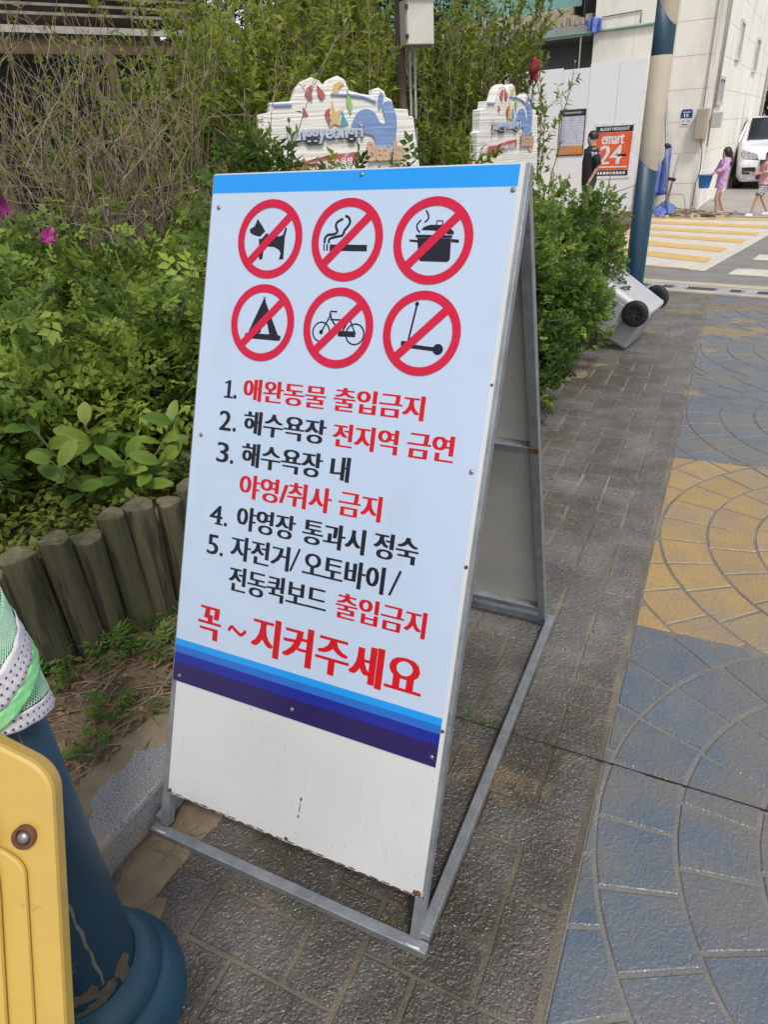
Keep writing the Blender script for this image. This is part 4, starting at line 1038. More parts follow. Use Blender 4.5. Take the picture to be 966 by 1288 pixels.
# scaffold pole, tarpaulins, rubble at the foot of the wall
def FP(u, z, h=0.): return P0 + DL * u + Z * z + FF[3] * h
sc_ = thing('scaffold_pole', tuple(FP(.26, 0, .6)), 'long steel scaffold pole with clamps leaning on the white wall', 'pole')
build('tube', MB().tube([FP(.80, 2.2, .08), FP(.30, .01, .75)], .024, 10), m_steel_dull, sc_, smooth=True)
build('clamp', MB().beam(FP(.56, 1.16, .40), FP(.50, 1.12, .44), .08, .05), m_iron, sc_); build('clamp', MB().beam(FP(.40, .62, .58), FP(.28, .6, .62), .05, .05), m_iron, sc_)
s2 = thing('scaffold_pole', tuple(FP(.36, 0, .5)), 'short steel tube standing beside the long leaning scaffold pole', 'pole')
build('tube', MB().tube([FP(.30, 1.0, .45), FP(.40, .01, .6)], .02, 10), m_steel_dull, s2, smooth=True)
def tarp(name, label, pts_top, pts_bot, seed, m=m_tarp, rows=9):
    q = random.Random(seed); n = len(pts_top); vs = []; fs = []
    cols = (n - 1) * 8 + 1
    for i in range(cols):
        t = i / 8; a = min(int(t), n - 2); f = t - a
        T0 = Vector(pts_top[a]).lerp(Vector(pts_top[a + 1]), f); B0 = Vector(pts_bot[a]).lerp(Vector(pts_bot[a + 1]), f)
        for k in range(rows):
            s_ = k / (rows - 1); p = T0.lerp(B0, s_); p += FF[3] * (.035 * math.sin(i * .9 + seed + s_ * 2) + .02 * math.sin(i * 2.3 + s_ * 5)); vs.append(p)
    for i in range(cols - 1):
        for k in range(rows - 1): b0 = i * rows + k; fs.append((b0, b0 + rows, b0 + rows + 1, b0 + 1))
    o = build(name, MB().add(vs, fs), m, smooth=True); so = o.modifiers.new('thickness', 'SOLIDIFY'); so.thickness = .006
    tag(o, label, 'tarpaulin')
tarp('tarpaulin', 'blue tarpaulin draped in folds against the white wall beside the leaning pole', [FP(1.0, .8, .1), FP(.80, 1.22, .05), FP(.70, .80, .14), FP(.55, 1.13, .06)], [FP(1.0, .33, .22), FP(.80, .31, .25), FP(.64, .31, .22), FP(.46, .34, .24)], 1)
tarp('tarpaulin', 'small blue sheet crumpled on the ground at the foot of the leaning pole', [FP(.56, .16, .45), FP(.40, .27, .5), FP(.24, .15, .5)], [FP(.60, .03, .8), FP(.40, .02, .9), FP(.22, .03, .78)], 4)
tarp('tarpaulin', 'scrap of blue tarpaulin hanging from the broken balcony edge', [FP(2.36, 3.2, .02), FP(2.2, 3.24, .06), FP(2.04, 3.2, .06)], [FP(2.28, 3.06, .05), FP(2.16, 2.98, .1), FP(2.03, 3.0, .08)], 6)
rub = MB(); q = random.Random(12)
for i in range(130):
    u = q.uniform(-.75, 1.6); h = q.uniform(.15, .95) ; s_ = q.uniform(.02, .06)
    c = FP(u, .02, h); M_ = Matrix.Translation(c) @ Matrix.Rotation(q.uniform(0, 6), 4, 'Z') @ Matrix.Rotation(q.uniform(-.4, .4), 4, 'X')
    rub.box(-s_, s_, -s_ * .6, s_ * .6, -.01, s_ * .7, M_)
tag(build('rubble', rub, m_rubble), 'loose rubble along the foot of the white wall', 'rubble', kind='stuff')
planks = [((1.3, .9), (.62, .75), .05), ((1.2, 1.1), (.55, .95), .04), ((.95, .5), (.2, .85), .04), ((.2, .95), (-.6, .7), .025), ((.05, .6), (-.75, .8), .02), ((-.1, .5), (-.55, 1.0), .018)]
names = ['dark timber batten lying nearest the hoarding', 'dark timber plank lying farthest out from the hoarding foot', 'timber batten lying under the blue tarpaulin', 'thin stick in the rubble behind the girl with the bucket', 'long thin branch lying by the far kerb', 'short stick beside the far kerb, nearest the girls']
for (a, b_, w), lb in zip(planks, names):
    tag(build('timber_batten', MB().beam(FP(a[0], .04, a[1]), FP(b_[0], .05, b_[1]), w * 1.6, w), m_wood), lb, 'timber', 'timber scraps by the white wall')
vl = MB(); q = random.Random(3)
for i in range(14):
    u = q.uniform(-.9, .6); h = q.uniform(.2, .9); p = [FP(u + .12 * k * q.uniform(.5, 1.4), .03 + q.uniform(0, .1) + (.25 if i < 3 else 0) * math.sin(k), h + q.uniform(-.06, .06)) for k in range(6)]
    vl.tube(p, .006, 4)
tag(build('tangled_wire', vl, m_twig), 'tangle of wires and stems among the rubble at the wall foot', 'wire', kind='stuff')

# ------------------------------------------------------------------ people
def skinned(name, V, E, Rad, m, parent, root=0, sub=2):
    me = bpy.data.meshes.new(name); off = OFF.get(parent.name, Vector((0, 0, 0)))
    me.from_pydata([tuple(Vector(v)) for v in V], E, []); me.materials.append(m)
    o = bpy.data.objects.new(name, me); COL.objects.link(o); o.parent = parent
    s = o.modifiers.new('skin', 'SKIN'); s.use_smooth_shade = True
    sv = me.skin_vertices[0].data if me.skin_vertices else None
    if sv is None:
        bm = bmesh.new(); bm.from_mesh(me); bm.verts.layers.skin.verify(); bm.to_mesh(me); bm.free(); sv = me.skin_vertices[0].data
    for i, r in enumerate(Rad): sv[i].radius = (r, r) if not hasattr(r, '__len__') else r; sv[i].use_root = (i == root)
    if sub: b = o.modifiers.new('sub', 'SUBSURF'); b.levels = sub; b.render_levels = sub
    return o
def person(loc, face, Hh, label, arms, legs, build_=1.0, group=None):
    """local frame: x to the person's right, y forward, z up. arms/legs: joint lists (fractions of height)"""
    t = thing('person', loc, label, 'person', group); t.rotation_euler = (0, 0, face)
    OFF[t.name] = Vector((0, 0, 0))
    V = [(0, 0, .52), (0, .005, .60), (0, 0, .70), (0, -.005, .79), (0, 0, .845), (0, .008, .885), (0, .010, .935), (0, .004, .975), (0, .052, .915), (0, .045, .885)]
    Rr = [(.078, .056), (.068, .05), (.085, .055), (.07, .045), (.030, .030), (.044, .048), (.052, .058), (.036, .04), (.008, .008), (.014, .012)]
    E = [(0, 1), (1, 2), (2, 3), (3, 4), (4, 5), (5, 6), (6, 7), (6, 8), (5, 9)]
    for s in (0, 1):
        sh, elb, wr = arms[s]; b0 = len(V)
        V += [sh, elb, wr]; Rr += [.030, .021, .015]; E += [(3, b0), (b0, b0 + 1), (b0 + 1, b0 + 2)]
        d = (Vector(wr) - Vector(elb)).normalized(); sd = Vector((1 if s else -1, 0, 0)); fw_ = d.cross(sd).normalized()
        V += [tuple(Vector(wr) + d * .035)]; Rr += [(.017, .010)]; E += [(b0 + 2, b0 + 3)]
        for k, ln in enumerate((.034, .038, .036, .03)):
            o_ = fw_ * (k - 1.5) * .009; p1 = Vector(wr) + d * .055 + o_; p2 = p1 + d * ln + fw_.cross(d) * .006
            V += [tuple(p1), tuple(p2)]; Rr += [.0048, .0038]; E += [(b0 + 3, len(V) - 2), (len(V) - 2, len(V) - 1)]
        p1 = Vector(wr) + d * .03 + fw_ * .02; V += [tuple(p1)]; Rr += [.005]; E += [(b0 + 2, len(V) - 1)]
        hip, kn, an, toe = legs[s]; b0 = len(V)
        V += [hip, kn, an, (an[0], an[1] - .02, an[2] - .015), toe]; Rr += [.052 * build_, .035 * build_, .020, .02, .015]
        E += [(0, b0), (b0, b0 + 1), (b0 + 1, b0 + 2), (b0 + 2, b0 + 3), (b0 + 3, b0 + 4)]
    skinned('body', [Vector(v) * Hh for v in V], E, [tuple(a * Hh for a in r) if hasattr(r, '__len__') else r * Hh for r in Rr], m_skin, t)
    return t
def cloth(name, rings, Hh, m, t, n=20, tubes=()):
    """rings: (cx, cy, z, rx, ry)"""
    mb = MB(); vs = []; fs = []
    for (cx, cy, z, rx, ry) in rings:
        for j in range(n):
            a = 2 * math.pi * j / n; w = 1 + .03 * math.sin(5 * a + z * 40)
            vs.append(((cx + rx * w * math.cos(a)) * Hh, (cy + ry * w * math.sin(a)) * Hh, z * Hh))
    for i in range(len(rings) - 1):
        for j in range(n): fs.append((i * n + j, i * n + (j + 1) % n, (i + 1) * n + (j + 1) % n, (i + 1) * n + j))
    fs.append(tuple((len(rings) - 1) * n + j for j in range(n)))
    mb.add(vs, fs)
    for pts, rad in tubes: mb.tube([Vector(p) * Hh for p in pts], [r * Hh for r in rad], 10)
    return build(name, mb, m, t, smooth=True)
FACE_L = math.atan2(-.449, -.893) - math.pi / 2       # walking towards the left of the view
# girl with bucket
H1_ = 1.07
aL = ((-.095, 0, .80), (-.125, .07, .69), (-.115, .19, .64)); aR = ((.095, 0, .80), (.125, .03, .68), (.10, .12, .62))
lL = ((-.045, 0, .49), (-.05, .07, .28), (-.05, .035, .045), (-.05, .12, .015)); lR = ((.045, 0, .49), (.05, -.02, .27), (.05, -.12, .05), (.05, -.06, .015))
gp = person((.43, 13.9, .012), FACE_L, H1_, 'girl with long black hair in a lilac hooded top, walking with a blue bucket', (aL, aR), (lL, lR), .9)
cloth('hoodie', [(0, 0, .40, .105, .085), (0, 0, .44, .102, .083), (0, 0, .55, .095, .077), (0, 0, .65, .092, .075), (0, 0, .75, .1, .072), (0, 0, .80, .088, .062), (0, -.01, .84, .05, .05), (0, -.01, .855, .04, .04)], H1_, m_lilac, gp,
      tubes=[([(-.08, 0, .80), (-.125, .06, .69), (-.117, .15, .655), (-.115, .17, .645)], [.045, .04, .034, .026]), ([(.08, 0, .80), (.125, .03, .68), (.108, .09, .635)], [.045, .04, .028])])
cloth('hood', [(0, -.055, .775, .05, .028), (0, -.06, .81, .062, .035), (0, -.05, .85, .05, .03), (0, -.045, .865, .03, .02)], H1_, m_lilac, gp)
mb = MB(); mb.lathe([(.0001, 1.008), (.03, 1.0), (.052, .975), (.06, .94), (.058, .90), (.05, .87), (.03, .855)], 18)
hv = [(v[0] * H1_, (v[1] * 1.12 - .012) * H1_, v[2] * H1_) for v in mb.v]; hf = [f for f in mb.f if not (len(f) == 4 and all(hv[i][1] > .038 * H1_ and hv[i][2] < .965 * H1_ for i in f))]
m2 = MB().add(hv, hf); m2.tube([Vector(p) * H1_ for p in [(0, -.02, .95), (0, -.055, .90), (0, -.07, .82), (0, -.075, .74), (0, -.07, .70)]], [r * H1_ for r in (.05, .055, .05, .04, .02)], 12)
build('hair', m2, m_hair, gp, smooth=True)
for s, (x, y) in (('l', (-.05, .06)), ('r', (.05, -.1))):
    cloth('sandal', [(x, y, .0, .028, .068), (x, y, .014, .03, .07), (x, y, .03, .022, .045)], H1_, m_ap, gp, n=14)
# bucket in her hand
Mg = Matrix.Translation((.43, 13.9, .012)) @ Matrix.Rotation(FACE_L, 4, 'Z')
bc_ = Mg @ Vector((-.123, .36, .55)); 
bk = thing('bucket', tuple(bc_), 'bright blue plastic bucket carried by the girl in lilac', 'bucket')
build('bucket_body', MB().lathe([(.085, -.10), (.118, .10), (.126, .10), (.126, .112), (.112, .112), (.08, -.09), (.0, -.09)], 24, c=bc_, cap=False), m_bucket, bk, smooth=True)
hp = [bc_ + Vector((.12 * math.cos(a) * -.893, .12 * math.cos(a) * -.449, .105 + .085 * math.sin(a))) for a in np.linspace(0, math.pi, 12)]
build('handle', MB().tube(hp, .006, 6), m_pwhite, bk, smooth=True)
# second girl
aL = ((-.095, 0, .80), (-.12, .03, .69), (-.10, .15, .67)); aR = ((.095, 0, .80), (.12, .04, .69), (.1, .15, .67))
lL = ((-.045, 0, .49), (-.05, .10, .30), (-.05, .15, .05), (-.05, .23, .02)); lR = ((.045, 0, .49), (.05, -.04, .27), (.05, -.17, .06), (.05, -.12, .02))
H2_ = 1.0
g2 = person((1.10, 13.62, .012), FACE_L, H2_, 'girl in a pink top and striped shorts with dark hair, at the right edge', (aL, aR), (lL, lR), .95)
cloth('top', [(0, 0, .50, .105, .085), (0, 0, .56, .1, .08), (0, 0, .66, .094, .076), (0, 0, .76, .1, .072), (0, 0, .81, .085, .06), (0, 0, .85, .04, .04)], H2_, m_pink, g2,
      tubes=[([(-.08, 0, .80), (-.12, .03, .69), (-.103, .125, .672)], [.047, .042, .03]), ([(.08, 0, .80), (.12, .04, .69), (.103, .125, .672)], [.047, .042, .03])])
m_stripe = mat('striped_shorts_light', (.5, .49, .5), rough=.8)
cloth('shorts', [(0, 0, .53, .09, .07), (0, 0, .47, .09, .075), (0, 0, .44, .06, .05)], H2_, m_stripe, g2, tubes=[([(-.045, 0, .48), (-.05, .07, .36), (-.05, .085, .33)], [.06, .055, .053]), ([(.045, 0, .48), (.05, -.02, .36), (.05, -.025, .33)], [.06, .055, .053])])
mb = MB()
for k in range(5):
    for sx, y0 in ((-1, .07), (1, -.02)):
        t_ = k / 4; z = .47 - .13 * t_; yy = y0 * (.48 - z) / .12 if z < .48 else 0
        mb.lathe([(.0605 - .004 * t_, z * H2_), (.061 - .004 * t_, (z + .012) * H2_)], 14, c=(sx * .048, yy * H2_, 0), cap=False)
build('stripes', mb, m_blackcl, g2, kind='stuff')
mb = MB(); mb.lathe([(.0001, 1.008), (.03, 1.0), (.054, .975), (.062, .94), (.06, .90), (.054, .86), (.035, .84)], 18)
hv = [(v[0] * H2_, (v[1] * 1.12 - .012) * H2_, v[2] * H2_) for v in mb.v]; hf = [f for f in mb.f if not (len(f) == 4 and all(hv[i][1] > .038 * H2_ and hv[i][2] < .965 * H2_ for i in f))]
m2 = MB().add(hv, hf); m2.tube([Vector(p) * H2_ for p in [(0, -.02, .95), (0, -.05, .90), (0, -.06, .83), (0, -.06, .78)]], [r * H2_ for r in (.05, .056, .05, .02)], 12)
build('hair', m2, m_hair, g2, smooth=True)
for x, y in ((-.05, .19), (.05, -.15)): cloth('shoe', [(x, y, .0, .032, .072), (x, y, .02, .034, .074), (x, y - .01, .045, .026, .05)], H2_, m_shoe, g2, n=14)
# man
H3_ = 1.44
aL = ((-.11, 0, .80), (-.14, -.03, .64), (-.13, .04, .51)); aR = ((.11, 0, .80), (.14, -.04, .65), (.13, -.10, .53))
lL = ((-.05, 0, .49), (-.055, .05, .27), (-.055, .0, .045), (-.055, .09, .015)); lR = ((.05, 0, .49), (.055, -.02, .27), (.055, -.09, .05), (.055, -.02, .015))
m3_ = person((-1.60, 12.3, .012), FACE_L + .15, H3_, 'man with cropped black hair in a black T-shirt, seen in profile before the hoarding', (aL, aR), (lL, lR), 1.15)
cloth('t_shirt', [(0, 0, .46, .108, .08), (0, 0, .52, .108, .082), (0, .005, .60, .105, .085), (0, .005, .68, .11, .085), (0, 0, .76, .115, .078), (0, 0, .81, .1, .062), (0, 0, .838, .05, .045), (0, 0, .85, .036, .036)], H3_, m_blackcl, m3_,
      tubes=[([(-.09, 0, .80), (-.128, -.01, .72), (-.137, -.028, .65)], [.05, .046, .042]), ([(.09, 0, .80), (.128, -.015, .72), (.137, -.035, .655)], [.05, .046, .042])])
cloth('shoulder_print', [(-.106, -.008, .735, .052, .05), (-.10, -.004, .775, .054, .052), (-.09, 0, .79, .05, .05)], H3_, m_whitecl, m3_)
cloth('trousers', [(0, 0, .54, .095, .07), (0, 0, .47, .1, .075), (0, 0, .44, .06, .05)], H3_, m_blackcl, m3_, tubes=[([(-.05, 0, .48), (-.055, .05, .27), (-.055, .0, .07)], [.065, .05, .04]), ([(.05, 0, .48), (.055, -.02, .27), (.055, -.09, .07)], [.065, .05, .04])])
mb = MB(); mb.lathe([(.0001, 1.003), (.03, .998), (.05, .975), (.0575, .945), (.055, .915)], 18)
hv = [(v[0] * H3_, (v[1] * 1.12 - .008) * H3_, v[2] * H3_) for v in mb.v]; hf = [f for f in mb.f if len(f) == 4 and not all(hv[i][1] > .042 * H3_ and hv[i][2] < .97 * H3_ for i in f)]
build('hair', MB().add(hv, hf), m_hair, m3_, smooth=True)
for x, y in ((-.055, .045), (.055, -.06)): cloth('shoe', [(x, y, .0, .033, .075), (x, y, .02, .034, .078), (x, y - .01, .045, .026, .05)], H3_, m_blackcl, m3_, n=14)

# ------------------------------------------------------------------ parked car, nose towards the camera
Mc = Matrix.Translation((1.45, 19.1, .006)) @ Matrix.Rotation(.06, 4, 'Z')
car = thing('parked_car', tuple(Mc.translation), 'white parked car seen nose-on at the right edge beyond the girls', 'car')
st = [  # y, z_low, w_low, z_belt, w_belt, z_top, w_top
    (.0, .20, .62, .48, .70, .60, .60), (.06, .17, .72, .55, .78, .72, .66), (.25, .16, .80, .66, .815, .86, .70), (.6, .2, .82, .80, .83, .93, .72), (1.05, .2, .82, .90, .835, 1.0, .74),
    (1.35, .2, .82, .92, .83, 1.22, .68), (1.75, .2, .82, .93, .83, 1.47, .62), (2.3, .2, .82, .93, .83, 1.52, .62), (3.3, .2, .82, .93, .82, 1.47, .60), (3.75, .25, .80, .92, .80, 1.2, .60), (3.95, .3, .74, .8, .74, .9, .6)]
vs = []; fs = []; n = 12
for (y, zl, wl, zb, wb_, zt, wt) in st:
    half = [(wl * .9, zl), (wl, zl + .1), (wb_, (zl + zb) / 2), (wb_ * .995, zb), (wt + .04, zt - .04), (wt * .8, zt)]
    for x, z in half + [(-a, b_) for a, b_ in reversed(half)]: vs.append(Mc @ Vector((x, y, z)))
for i in range(len(st) - 1):
    for j in range(n): fs.append((i * n + j, (i + 1) * n + j, (i + 1) * n + (j + 1) % n, i * n + (j + 1) % n))
fs += [tuple(range(n)), tuple(range((len(st) - 1) * n + n - 1, (len(st) - 1) * n - 1, -1))]
build('car_body', MB().add(vs, fs), m_carw, car, smooth=True, bevel=.01)
def cq(name, P, m, th=.012, par=None):
    P = [Mc @ Vector(p) for p in P]; nn = (P[1] - P[0]).cross(P[2] - P[0]).normalized(); ctr = Mc @ Vector((0, 2, .7))
    if nn.dot(P[0] - ctr) < 0: nn = -nn
    k = len(P); f = [tuple(range(k)), tuple(range(2 * k - 1, k - 1, -1))] + [(i, (i + 1) % k, k + (i + 1) % k, k + i) for i in range(k)]
    return build(name, MB().add([p + nn * th for p in P] + [p - nn * .02 for p in P], f), m, par or car)
cq('windscreen', [(-.66, 1.08, 1.02), (.66, 1.08, 1.02), (.60, 1.72, 1.445), (-.60, 1.72, 1.445)], m_glassd, .05)
for s in (-1, 1):
    cq('side_window', [(s * .835, 1.5, .95), (s * .83, 3.2, .95), (s * .68, 3.0, 1.38), (s * .68, 1.8, 1.38)], m_glassd, .01)
    cq('headlight', [(s * .40, -.005 + .03, .60), (s * .70, .09, .60), (s * .79, .26, .73), (s * .74, .26, .78), (s * .45, .09, .70)], m_lamp, .07)
    o_ = cq('fog_lamp_recess', [(s * .42, -.01, .33), (s * .70, .03, .33), (s * .73, .06, .47), (s * .44, -.01, .47)], m_rubber, .06)
    cq('fog_lamp_bar', [(s * .50, -.04, .385), (s * .68, -.0, .385), (s * .69, -.0, .40), (s * .50, -.04, .40)], m_chrome, .05, o_)
    mm = MB(); mm.lathe([(.001, -.05), (.06, -.06), (.085, -.02), (.07, .05), (.001, .06)], 14, M=Mc @ Matrix.Translation((s * .98, 1.35, 1.04)) @ Matrix.Rotation(math.pi / 2, 4, 'X') @ Matrix.Scale(1.35, 4, (1, 0, 0)))
    build('wing_mirror', mm, m_carw, car, smooth=True)
    for yw in (.72, 3.15):
        RX = Mc @ Matrix.Translation((s * .72, yw, .30)) @ Matrix.Rotation(math.pi / 2, 4, 'Y')
        w = build('wheel', MB().lathe([(.19, -.115), (.27, -.12), (.3, -.1), (.305, 0), (.3, .1), (.27, .12), (.19, .115)], 28, M=RX, cap=False), m_rubber, car, smooth=True)
        build('rim', MB().lathe([(.001, -.1), (.12, -.105), (.19, -.112), (.19, .112), (.12, .105), (.001, .1)], 20, M=RX, cap=False), m_steel, w, smooth=True)
cq('grille', [(-.34, -.01, .44), (.34, -.01, .44), (.38, .02, .62), (-.38, .02, .62)], m_rubber, .06)
cq('lower_intake', [(-.4, -.01, .22), (.4, -.01, .22), (.42, -.01, .32), (-.42, -.01, .32)], m_rubber, .06)
cq('number_plate', [(-.2, -.035, .36), (.2, -.035, .36), (.2, -.035, .43), (-.2, -.035, .43)], m_pwhite, .01)

# ------------------------------------------------------------------ carved beach name signs
def beach_sign(A, d, label, depth_dir=None):
    A = Vector(A); d = Vector(d).normalized(); A0 = Vector((A.x, A.y, 0)); nn = d.cross(Z)
    fr = (A0, d, Z, nn)
    t = thing('beach_sign', tuple(A0), label, 'sign', 'carved wooden beach name signs')
    out = [(.0, .35), (.0, 1.52), (.04, 1.53), (.045, 1.70), (.13, 1.71), (.14, 1.767), (.292, 1.77), (.333, 1.845), (.378, 1.885), (.444, 1.905), (.498, 1.885), (.528, 1.852), (.564, 1.888), (.632, 1.91), (.682, 1.884), (.708, 1.82), (.787, 1.80), (.874, 1.785), (.880, 1.818), (.925, 1.832), (.969, 1.808), (.978, 1.775),
           (1.020, 1.756), (1.040, 1.700), (1.145, 1.692), (1.149, 1.65), (1.185, 1.645), (1.235, 1.25), (1.235, .35)]
    build('sign_panel', MB().prism(out, fr, -.085, 0), m_signw, t, bevel=.006)
    for x in (.08, 1.12): build('post', MB().prism(rect(x, x + .09, 0, 1.3), fr, -.18, -.09), m_wood, t)
    # border line in blue and raised frame
    e0, e1 = .0005, .012
    def piece(nm, P, m, sm=True, a=e0, b_=e1): return build(nm, MB().prism(smoothpoly(P, 4) if sm else P, fr, a, b_), m, t)
    piece('wave', [(.708, 1.595), (.738, 1.659), (.78, 1.697), (.839, 1.703), (.887, 1.677), (.924, 1.619), (.964, 1.613), (.956, 1.666), (.944, 1.716), (.971, 1.743), (1.011, 1.742), (1.034, 1.696), (1.051, 1.63), (1.042, 1.539), (1.032, 1.446), (1.004, 1.404), (.975, 1.432), (.883, 1.445), (.868, 1.53), (.79, 1.558), (.773, 1.6)], m_aw)
    piece('splash', [(.939, 1.804), (.958, 1.779), (.945, 1.74), (.918, 1.7), (.917, 1.757)], m_aw)
    piece('blue_band', [(.571, 1.796), (.709, 1.787), (.805, 1.772), (.901, 1.737), (.897, 1.753), (.805, 1.784), (.709, 1.799), (.572, 1.807)], m_aw, False)
    piece('blue_band', [(.16, 1.742), (.29, 1.742), (.29, 1.754), (.16, 1.754)], m_aw, False)
    for P in ([(.441, 1.861), (.436, 1.773), (.417, 1.769), (.387, 1.805), (.407, 1.843)], [(.478, 1.86), (.508, 1.832), (.533, 1.797), (.502, 1.767), (.477, 1.802)], [(.367, 1.732), (.399, 1.684), (.361, 1.682)], [(.559, 1.721), (.544, 1.61), (.517, 1.683), (.529, 1.707)]):
        piece('red_stripe', P, m_ar, False)
    piece('ball_segment', [(.581, 1.803), (.6, 1.861), (.639, 1.875), (.671, 1.863), (.631, 1.837), (.619, 1.802)], m_ay, False)
    piece('ball_segment', [(.692, 1.827), (.724, 1.731), (.704, 1.672), (.681, 1.749)], m_ag, False)
    piece('starfish', [(.577, 1.76), (.595, 1.696), (.644, 1.71), (.616, 1.664), (.626, 1.607), (.579, 1.625), (.548, 1.602), (.557, 1.65), (.526, 1.675), (.57, 1.689)], m_ay, False)
    piece('seaweed', [(.649, 1.702), (.66, 1.662), (.686, 1.62), (.626, 1.607)], m_at, False)
    piece('ribbon_banner', [(.17, 1.33), (.19, 1.40), (.358, 1.405), (.512, 1.43), (.661, 1.438), (.741, 1.442), (.742, 1.375), (.597, 1.372), (.455, 1.346), (.32, 1.325), (.19, 1.318)], m_ar, False)
    mb = MB(); text_into(mb, 'Janggyeongri', .225, .792, 1.50, 1.615, fr, .022, bold=.004, off=.03, step=.0003); build('lettering_shadow', mb, m_iron, t)
    mb = MB(); text_into(mb, 'Janggyeongri', .22, .787, 1.506, 1.621, fr, .026, bold=.003, off=.02, step=.0003); build('lettering', mb, m_al, t)
    mb = MB(); text_into(mb, 'Beach', .812, 1.075, 1.37, 1.50, fr, .022, bold=.006, off=.04, step=.0003); build('lettering_shadow', mb, m_ay, t)
    mb = MB(); text_into(mb, 'Beach', .812, 1.075, 1.374, 1.504, fr, .027, bold=.002, off=.0, step=.0003); build('lettering', mb, m_ap, t)
    stroke_ = MB(); stroke(stroke_, [(1.00, 1.36), (1.04, 1.335), (1.085, 1.35), (1.10, 1.40), (1.095, 1.46)], .022, fr, .0005, .012); build('flourish', stroke_, m_ay, t)
    mb = MB(); text_into(mb, '장경리해수욕장', .37, .70, 1.352, 1.402, fr, .0135, bold=.0015, off=.01, warp=lambda x: .06 * (x - .53), step=.0003); build('lettering', mb, m_pwhite, t)
    return t
beach_sign((-2.363, 3.701, 0), (.711, .703, 0), 'carved white beach name sign with blue wave, the wider and nearer one, behind the A-frame')
beach_sign((-1.541, 6.08, 0), (.22, .976, 0), 'carved white beach name sign turned sideways, the narrow farther one beside the green hedge')

# ------------------------------------------------------------------ timber shelter behind the thicket
EA = Vector((-5.97, 4.92, 0)); EB = Vector((-4.81, 7.03, 0)); ed_ = (EB - EA).normalized(); bk_ = Vector((-ed_.y, ed_.x, 0))
EA2 = EA - ed_ * 3.0; Lr = (EB - EA2).length; zr = 2.62
hut = thing('shelter', tuple(EA2), 'old timber shelter with plank roof behind the thicket, dark inside', 'shelter')
q = random.Random(31)
for k in range(9):       # roof boards run along the eave, stepping up the slope
    o0 = k * .27; z0 = zr + .06 + k * .115
    a = EA2 + bk_ * o0; mb = MB(); c = a + ed_ * Lr / 2
    mb.beam(a + Z * z0 - ed_ * q.uniform(0, .1), a + ed_ * Lr + Z * z0 + ed_ * q.uniform(0, .08), .30, .028, up=(Z - bk_ * -.42).normalized())
    build('roof_board', mb, m_roof, hut)
build('fascia', MB().beam(EA2 - bk_ * .13 + Z * (zr - .01), EB - bk_ * .13 + Z * (zr - .01), .03, .06), m_fascia, hut)
build('eave_beam', MB().beam(EA2 + bk_ * .05 + Z * (zr - .13), EB + bk_ * .05 + Z * (zr - .13), .08, .13), m_beam, hut)
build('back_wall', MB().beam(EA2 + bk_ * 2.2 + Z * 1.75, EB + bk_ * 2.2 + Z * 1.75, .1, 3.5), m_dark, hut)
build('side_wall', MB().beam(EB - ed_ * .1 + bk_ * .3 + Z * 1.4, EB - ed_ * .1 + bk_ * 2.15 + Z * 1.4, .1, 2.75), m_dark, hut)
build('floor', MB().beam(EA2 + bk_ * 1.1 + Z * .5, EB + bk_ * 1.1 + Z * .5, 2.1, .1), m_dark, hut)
for k in range(5): p = EA2 + ed_ * (Lr - .1) * k / 4; build('post', MB().beam(p + Z * .1, p + Z * (zr - .2), .1, .1, up=ed_), m_wood, hut)

# ------------------------------------------------------------------ utility post with boxes
ub = Vector((-2.26, 6.15, 0)); ur = Vector((_right.x, _right.y, 0)).normalized(); uf = Vector((-ur.y, ur.x, 0))
up_ = thing('utility_post', tuple(ub), 'dark wooden utility post with pale conduits behind the first beach sign', 'post')
build('post', MB().tube([ub - ur * .05, ub - ur * .05 + Z * 4.2], .045, 10), m_wood, up_, smooth=True)
build('conduit', MB().tube([ub + ur * .03 - uf * .03, ub + ur * .03 - uf * .03 + Z * 4.2], .014, 8), m_pipe, up_, smooth=True)
build('conduit', MB().tube([ub + ur * .075 - uf * .03, ub + ur * .075 - uf * .03 + Z * 4.2], .014, 8), m_pipe, up_, smooth=True)
Mu = Matrix.Translation(ub + ur * .0 - uf * .30 + Z * 2.22) @ Matrix.Rotation(math.atan2(ur.y, ur.x) + .35, 4, 'Z')
me_ = thing('meter_box', tuple(Mu.translation), 'pale grey hinged meter box fixed to the utility post above the beach sign', 'meter box')
build('box_body', MB().box(0, .26, 0, .16, 0, .33, Mu), m_eboxl, me_, bevel=.006)
build('box_door', MB().box(.006, .254, -.014, -.0005, .006, .324, Mu), m_eboxl, me_, bevel=.004)
for z in (.05, .26): build('hinge', MB().box(-.008, .014, -.018, .006, z, z + .03, Mu), m_iron, me_)
b2_ = thing('wooden_box', tuple(Mu.translation + Z * .36), 'small brown wooden box mounted above the pale meter box', 'box')
build('box_body', MB().box(-.02, .30, -.06, .18, .36, .60, Mu), m_beam, b2_, bevel=.004)
build('box_lid', MB().box(-.04, .32, -.09, .2, .602, .63, Mu), m_wood, b2_)

